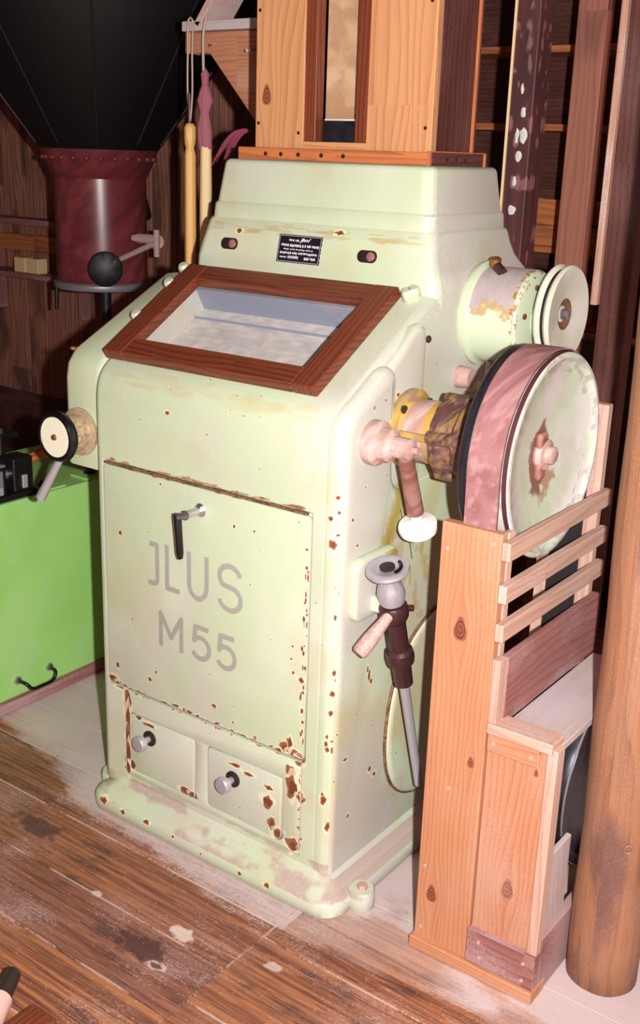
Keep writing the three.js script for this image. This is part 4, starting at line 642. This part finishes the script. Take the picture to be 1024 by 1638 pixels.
// ------------------------------------------------------------------ bracket behind the chute and what hangs from it
{
  const pz = -0.86;
  const ps = thing('timber_upright', 'dark timber upright behind the feed chute', 'post', [-0.42, 0, -0.98]);
  part('timber', wood(-0.5, -0.34, 0, 2.69, -1.06, -0.915, 'y', 0.006), M.darkSide, ps);
  const bk = thing('wooden_bracket', 'pine arm bracket with a slanting brace left of the chute', 'bracket', [-0.55, 1.68, -0.83]);
  part('gusset', uvBox(face([[-0.775, 1.852], [-0.70, 1.85], [-0.52, 1.66], [-0.40, 1.66], [-0.40, 1.905], [-0.775, 1.905]], pz - 0.053, pz + 0.05, 0.003), 'x'), M.board2, bk);
  part('arm_end', wood(-0.785, -0.77, 1.85, 1.906, pz - 0.002, pz + 0.056, 'y', 0.002), M.pine, bk);
  part('arm_top', wood(-0.785, -0.40, 1.906, 1.932, pz - 0.053, pz + 0.072, 'x', 0.003), M.flourWood, bk, 'grey weathered top strip');
  part('slant_board', uvBox(rbox(-0.2, 0.2, 0, 0.02, -0.06, 0.06, 0.003).rotateZ(0.9).translate(-0.6, 2.07, pz + 0.012), 'x'), M.dusty, bk);
  part('peg', rod([-0.535, 1.855, pz + 0.045], [-0.49, 1.845, pz + 0.14], 0.006, 0.004), M.dustMetal, bk);
  const hang = (name, label, x, geoms) => { const t = thing(name, label, 'handle', [x, 1.2, pz + 0.075], 'handles hanging from the bracket'); geoms(t); return t; };
  const hz = pz + 0.082;
  hang('hanging_handle', 'turned yellow wooden handle hanging on a double cord', -0.745, (t) => {
    part('turned_handle', lathe([[0, 1.2], [0.017, 1.2], [0.017, 1.40], [0.0165, 1.58], [0.012, 1.6], [0.015, 1.61], [0.017, 1.63], [0.017, 1.655], [0.01, 1.665], [0, 1.666]], 'y', [-0.745, 0, hz], 20), M.handle, t);
    part('cord', join([tube([[-0.745, 1.66, hz], [-0.753, 1.74, hz], [-0.752, 1.85, hz], [-0.75, 1.938, hz - 0.004], [-0.742, 1.938, hz - 0.006], [-0.736, 1.85, hz], [-0.736, 1.74, hz], [-0.745, 1.66, hz]], 0.0028, 60, 6)]), M.cord, t);
    part('cord_wrap', rod([-0.747, 1.664, hz], [-0.747, 1.745, hz], 0.006, 0.005), M.bronze, t);
  });
  hang('hanging_handle', 'pale wooden handle with a knotted pink rag at its top', -0.685, (t) => {
    part('handle_stick', lathe([[0, 1.3], [0.018, 1.3], [0.0175, 1.45], [0.016, 1.6], [0.012, 1.612], [0, 1.613]], 'y', [-0.685, 0, hz], 18), M.palewood, t);
    part('cord', tube([[-0.687, 1.61, hz], [-0.69, 1.7, hz], [-0.694, 1.8, hz], [-0.694, 1.90, hz], [-0.69, 1.938, hz - 0.006]], 0.004, 40, 6), M.cord, t);
    const g = new THREE.LatheGeometry([[0, 0], [0.018, 0.003], [0.02, 0.05], [0.014, 0.1], [0.022, 0.13], [0.018, 0.15], [0.01, 0.17], [0.012, 0.2], [0, 0.215]].map(([a, b]) => new THREE.Vector2(a, b)), 18), p = g.attributes.position;
    for (let i = 0; i < p.count; i++) { const n = 0.7 + 0.6 * noise(p.getX(i) * 160 + 9, p.getY(i) * 60 + p.getZ(i) * 160); p.setX(i, p.getX(i) * n - 0.687); p.setZ(i, p.getZ(i) * n + hz); p.setY(i, p.getY(i) + 1.595); }
    g.computeVertexNormals(); part('knotted_rag', g, M.rag, t);
  });
  const tf = thing('dried_tuft', 'drooping tuft of dried pink leaves beside the chute collar', 'tuft', [-0.56, 1.65, pz + 0.03]);
  const R = rngOf(6);
  for (let k = 0; k < 9; k++) {
    const L = 0.1 + R() * 0.03, w = 0.008 + R() * 0.007, s = new THREE.PlaneGeometry(w, L, 2, 10), p = s.attributes.position, dz = (R() - 0.5) * 0.06, drop = 0.055 + R() * 0.05, reach = 0.055 + R() * 0.05;
    for (let i = 0; i < p.count; i++) { const t = p.getY(i) / L + 0.5, u = p.getX(i) * Math.sin(Math.PI * clamp(t * 0.9 + 0.08)) * 1.6; p.setXYZ(i, -0.562 - reach * t + u * 0.5, 1.647 + 0.012 * Math.sin(t * 3) - drop * t * t + u * 0.6, pz + 0.03 + dz * t + 0.03 * t + u); }
    s.computeVertexNormals(); part('leaf', s, M.pinkleaf, tf);
  }
  part('stalk', tube([[-0.50, 1.66, pz + 0.01], [-0.53, 1.656, pz + 0.02], [-0.565, 1.647, pz + 0.03]], 0.004, 12, 6), M.bronze, tf);
}

// ------------------------------------------------------------------ right background: posts, shelves
{
  const splash = (() => { const c = canvasOf(128, 1024), g = c.getContext('2d'), im = g.createImageData(128, 1024), d = im.data; for (let j = 0; j < 1024; j++) for (let i = 0; i < 128; i++) { const u = i / 128 * 0.12, v = j / 1024; let col = mix3([92, 46, 46], [54, 26, 30], fbm(u * 60, v * 6, 3)); col = mix3(col, [150, 104, 112], 0.7 * sstep(0.6, 0.72, fbm(u * 50 + 5, v * 22, 3))); const o = (j * 128 + i) * 4; d[o] = col[0]; d[o + 1] = col[1]; d[o + 2] = col[2]; d[o + 3] = 255; } g.putImageData(im, 0, 0); return texOf(c, 0.12, 1.0); })();
  const mp = std({ map: splash, roughness: 0.6 });
  const sp = thing('splashed_post', 'dark post with white flour splashes behind the mill hood', 'post', [0.17, 0, -1.04]);
  part('timber', wood(0.135, 0.20, 0, 2.69, -1.08, -1.0, 'y', 0.004), mp, sp);
  part('edge_bead', wood(0.131, 0.137, 0, 2.69, -1.003, -0.995, 'y', 0.001), M.palewood, sp);
  const R = rngOf(31);
  for (const [x, y, w, h] of [[0.175, 1.71, 0.007, 0.013], [0.18, 1.655, 0.010, 0.02], [0.172, 1.605, 0.009, 0.013], [0.166, 1.545, 0.006, 0.012], [0.165, 1.475, 0.012, 0.012], [0.168, 1.765, 0.004, 0.012], [0.163, 1.655, 0.006, 0.018]]) {
    const s = new THREE.SphereGeometry(1, 14, 10), p = s.attributes.position; for (let i = 0; i < p.count; i++) { const n = 0.75 + 0.5 * noise(p.getX(i) * 2 + y * 40, p.getY(i) * 2 + x * 90); p.setXYZ(i, x + p.getX(i) * w * n, y + p.getY(i) * h * n, -0.999 + p.getZ(i) * 0.003 * n); }
    s.computeVertexNormals(); part('flour_splash', s, M.flour, sp);
  }
  const bm = thing('plank_upright', 'broad brown plank upright in the right background', 'plank', [0.12, 0, -1.52]);
  part('plank', wood(0.066, 0.155, 0, 2.69, -1.55, -1.5, 'y', 0.004), M.beam, bm);
  const rp = thing('dark_upright', 'dark purple-brown upright with a pale batten behind the log', 'post', [0.47, 0, -1.03]);
  part('timber', wood(0.425, 0.50, 0, 2.69, -1.06, -1.0, 'y', 0.004), M.darkSide, rp);
  part('batten', wood(0.408, 0.426, 1.26, 2.3, -1.05, -0.985, 'y', 0.003), M.dusty, rp, 'pale dusty batten');
  const rk = thing('shelf_rack', 'dark wooden shelf rack against the back wall behind the hood', 'rack', [-0.25, 0, -2.0]);
  const z0 = RZ[0] + 0.03, z1 = z0 + 0.22;
  for (const x of [-0.75, 0.25]) part('rack_post', wood(x, x + 0.05, 0, 2.2, z0, z1, 'y'), M.darkSide, rk);
  for (const y of [1.03, 1.30, 1.69, 1.93]) part('shelf_board', wood(-0.70, 0.25, y, y + 0.022, z0, z1 - 0.01, 'x'), M.shelf, rk);
  part('rack_back', wood(-0.70, 0.25, 0.3, 2.2, z0, z0 + 0.012, 'x'), M.darkSide, rk);
  const crate = (x0, x1, y0, y1, lab) => { const t = thing('wooden_box', lab, 'box', [(x0 + x1) / 2, y0, z0 + 0.1], 'boxes on the rack'); part('front', wood(x0, x1, y0, y1, z1 - 0.04, z1 - 0.025, 'x', 0.002, R(), R()), M.shelf, t); part('side', wood(x0, x0 + 0.012, y0, y1, z0 + 0.02, z1 - 0.041, 'z', 0.002), M.shelf, t); part('side', wood(x1 - 0.012, x1, y0, y1, z0 + 0.02, z1 - 0.041, 'z', 0.002), M.shelf, t); part('bottom', wood(x0 + 0.013, x1 - 0.013, y0, y0 + 0.01, z0 + 0.02, z1 - 0.042, 'x', 0.002), M.shelf, t); };
  crate(-0.46, -0.255, 1.322, 1.40, 'orange-brown wooden box on the rack shelf beside the hood');
  crate(-0.23, 0.05, 1.322, 1.39, 'long orange-brown wooden box on the rack shelf next to the plank upright');
  crate(-0.27, -0.03, 1.391, 1.475, 'orange-brown wooden box stacked on the long box on the rack');
  crate(-0.44, -0.03, 1.052, 1.20, 'low wooden box on the lowest rack shelf');
}

// ------------------------------------------------------------------ tool lying at the bottom left corner
{
  const t = thing('hand_tool', 'pink and dark grey object with a red-brown end at the bottom left corner', 'tool', [0.06, 0, 0.6]);
  part('handle', rod([0.09, 0.03, 0.70], [0.025, 0.03, 0.60], 0.028, 0.026), std({ color: 0xd9b0a8, roughness: 0.6 }), t);
  part('collar', rod([0.035, 0.03, 0.615], [-0.02, 0.022, 0.535], 0.021, 0.019), M.iron, t);
  part('head', uvBox(rbox(0.075, 0.15, 0.0, 0.03, 0.56, 0.65, 0.012, 3)), M.red, t);
}

renderer.render(scene, camera);
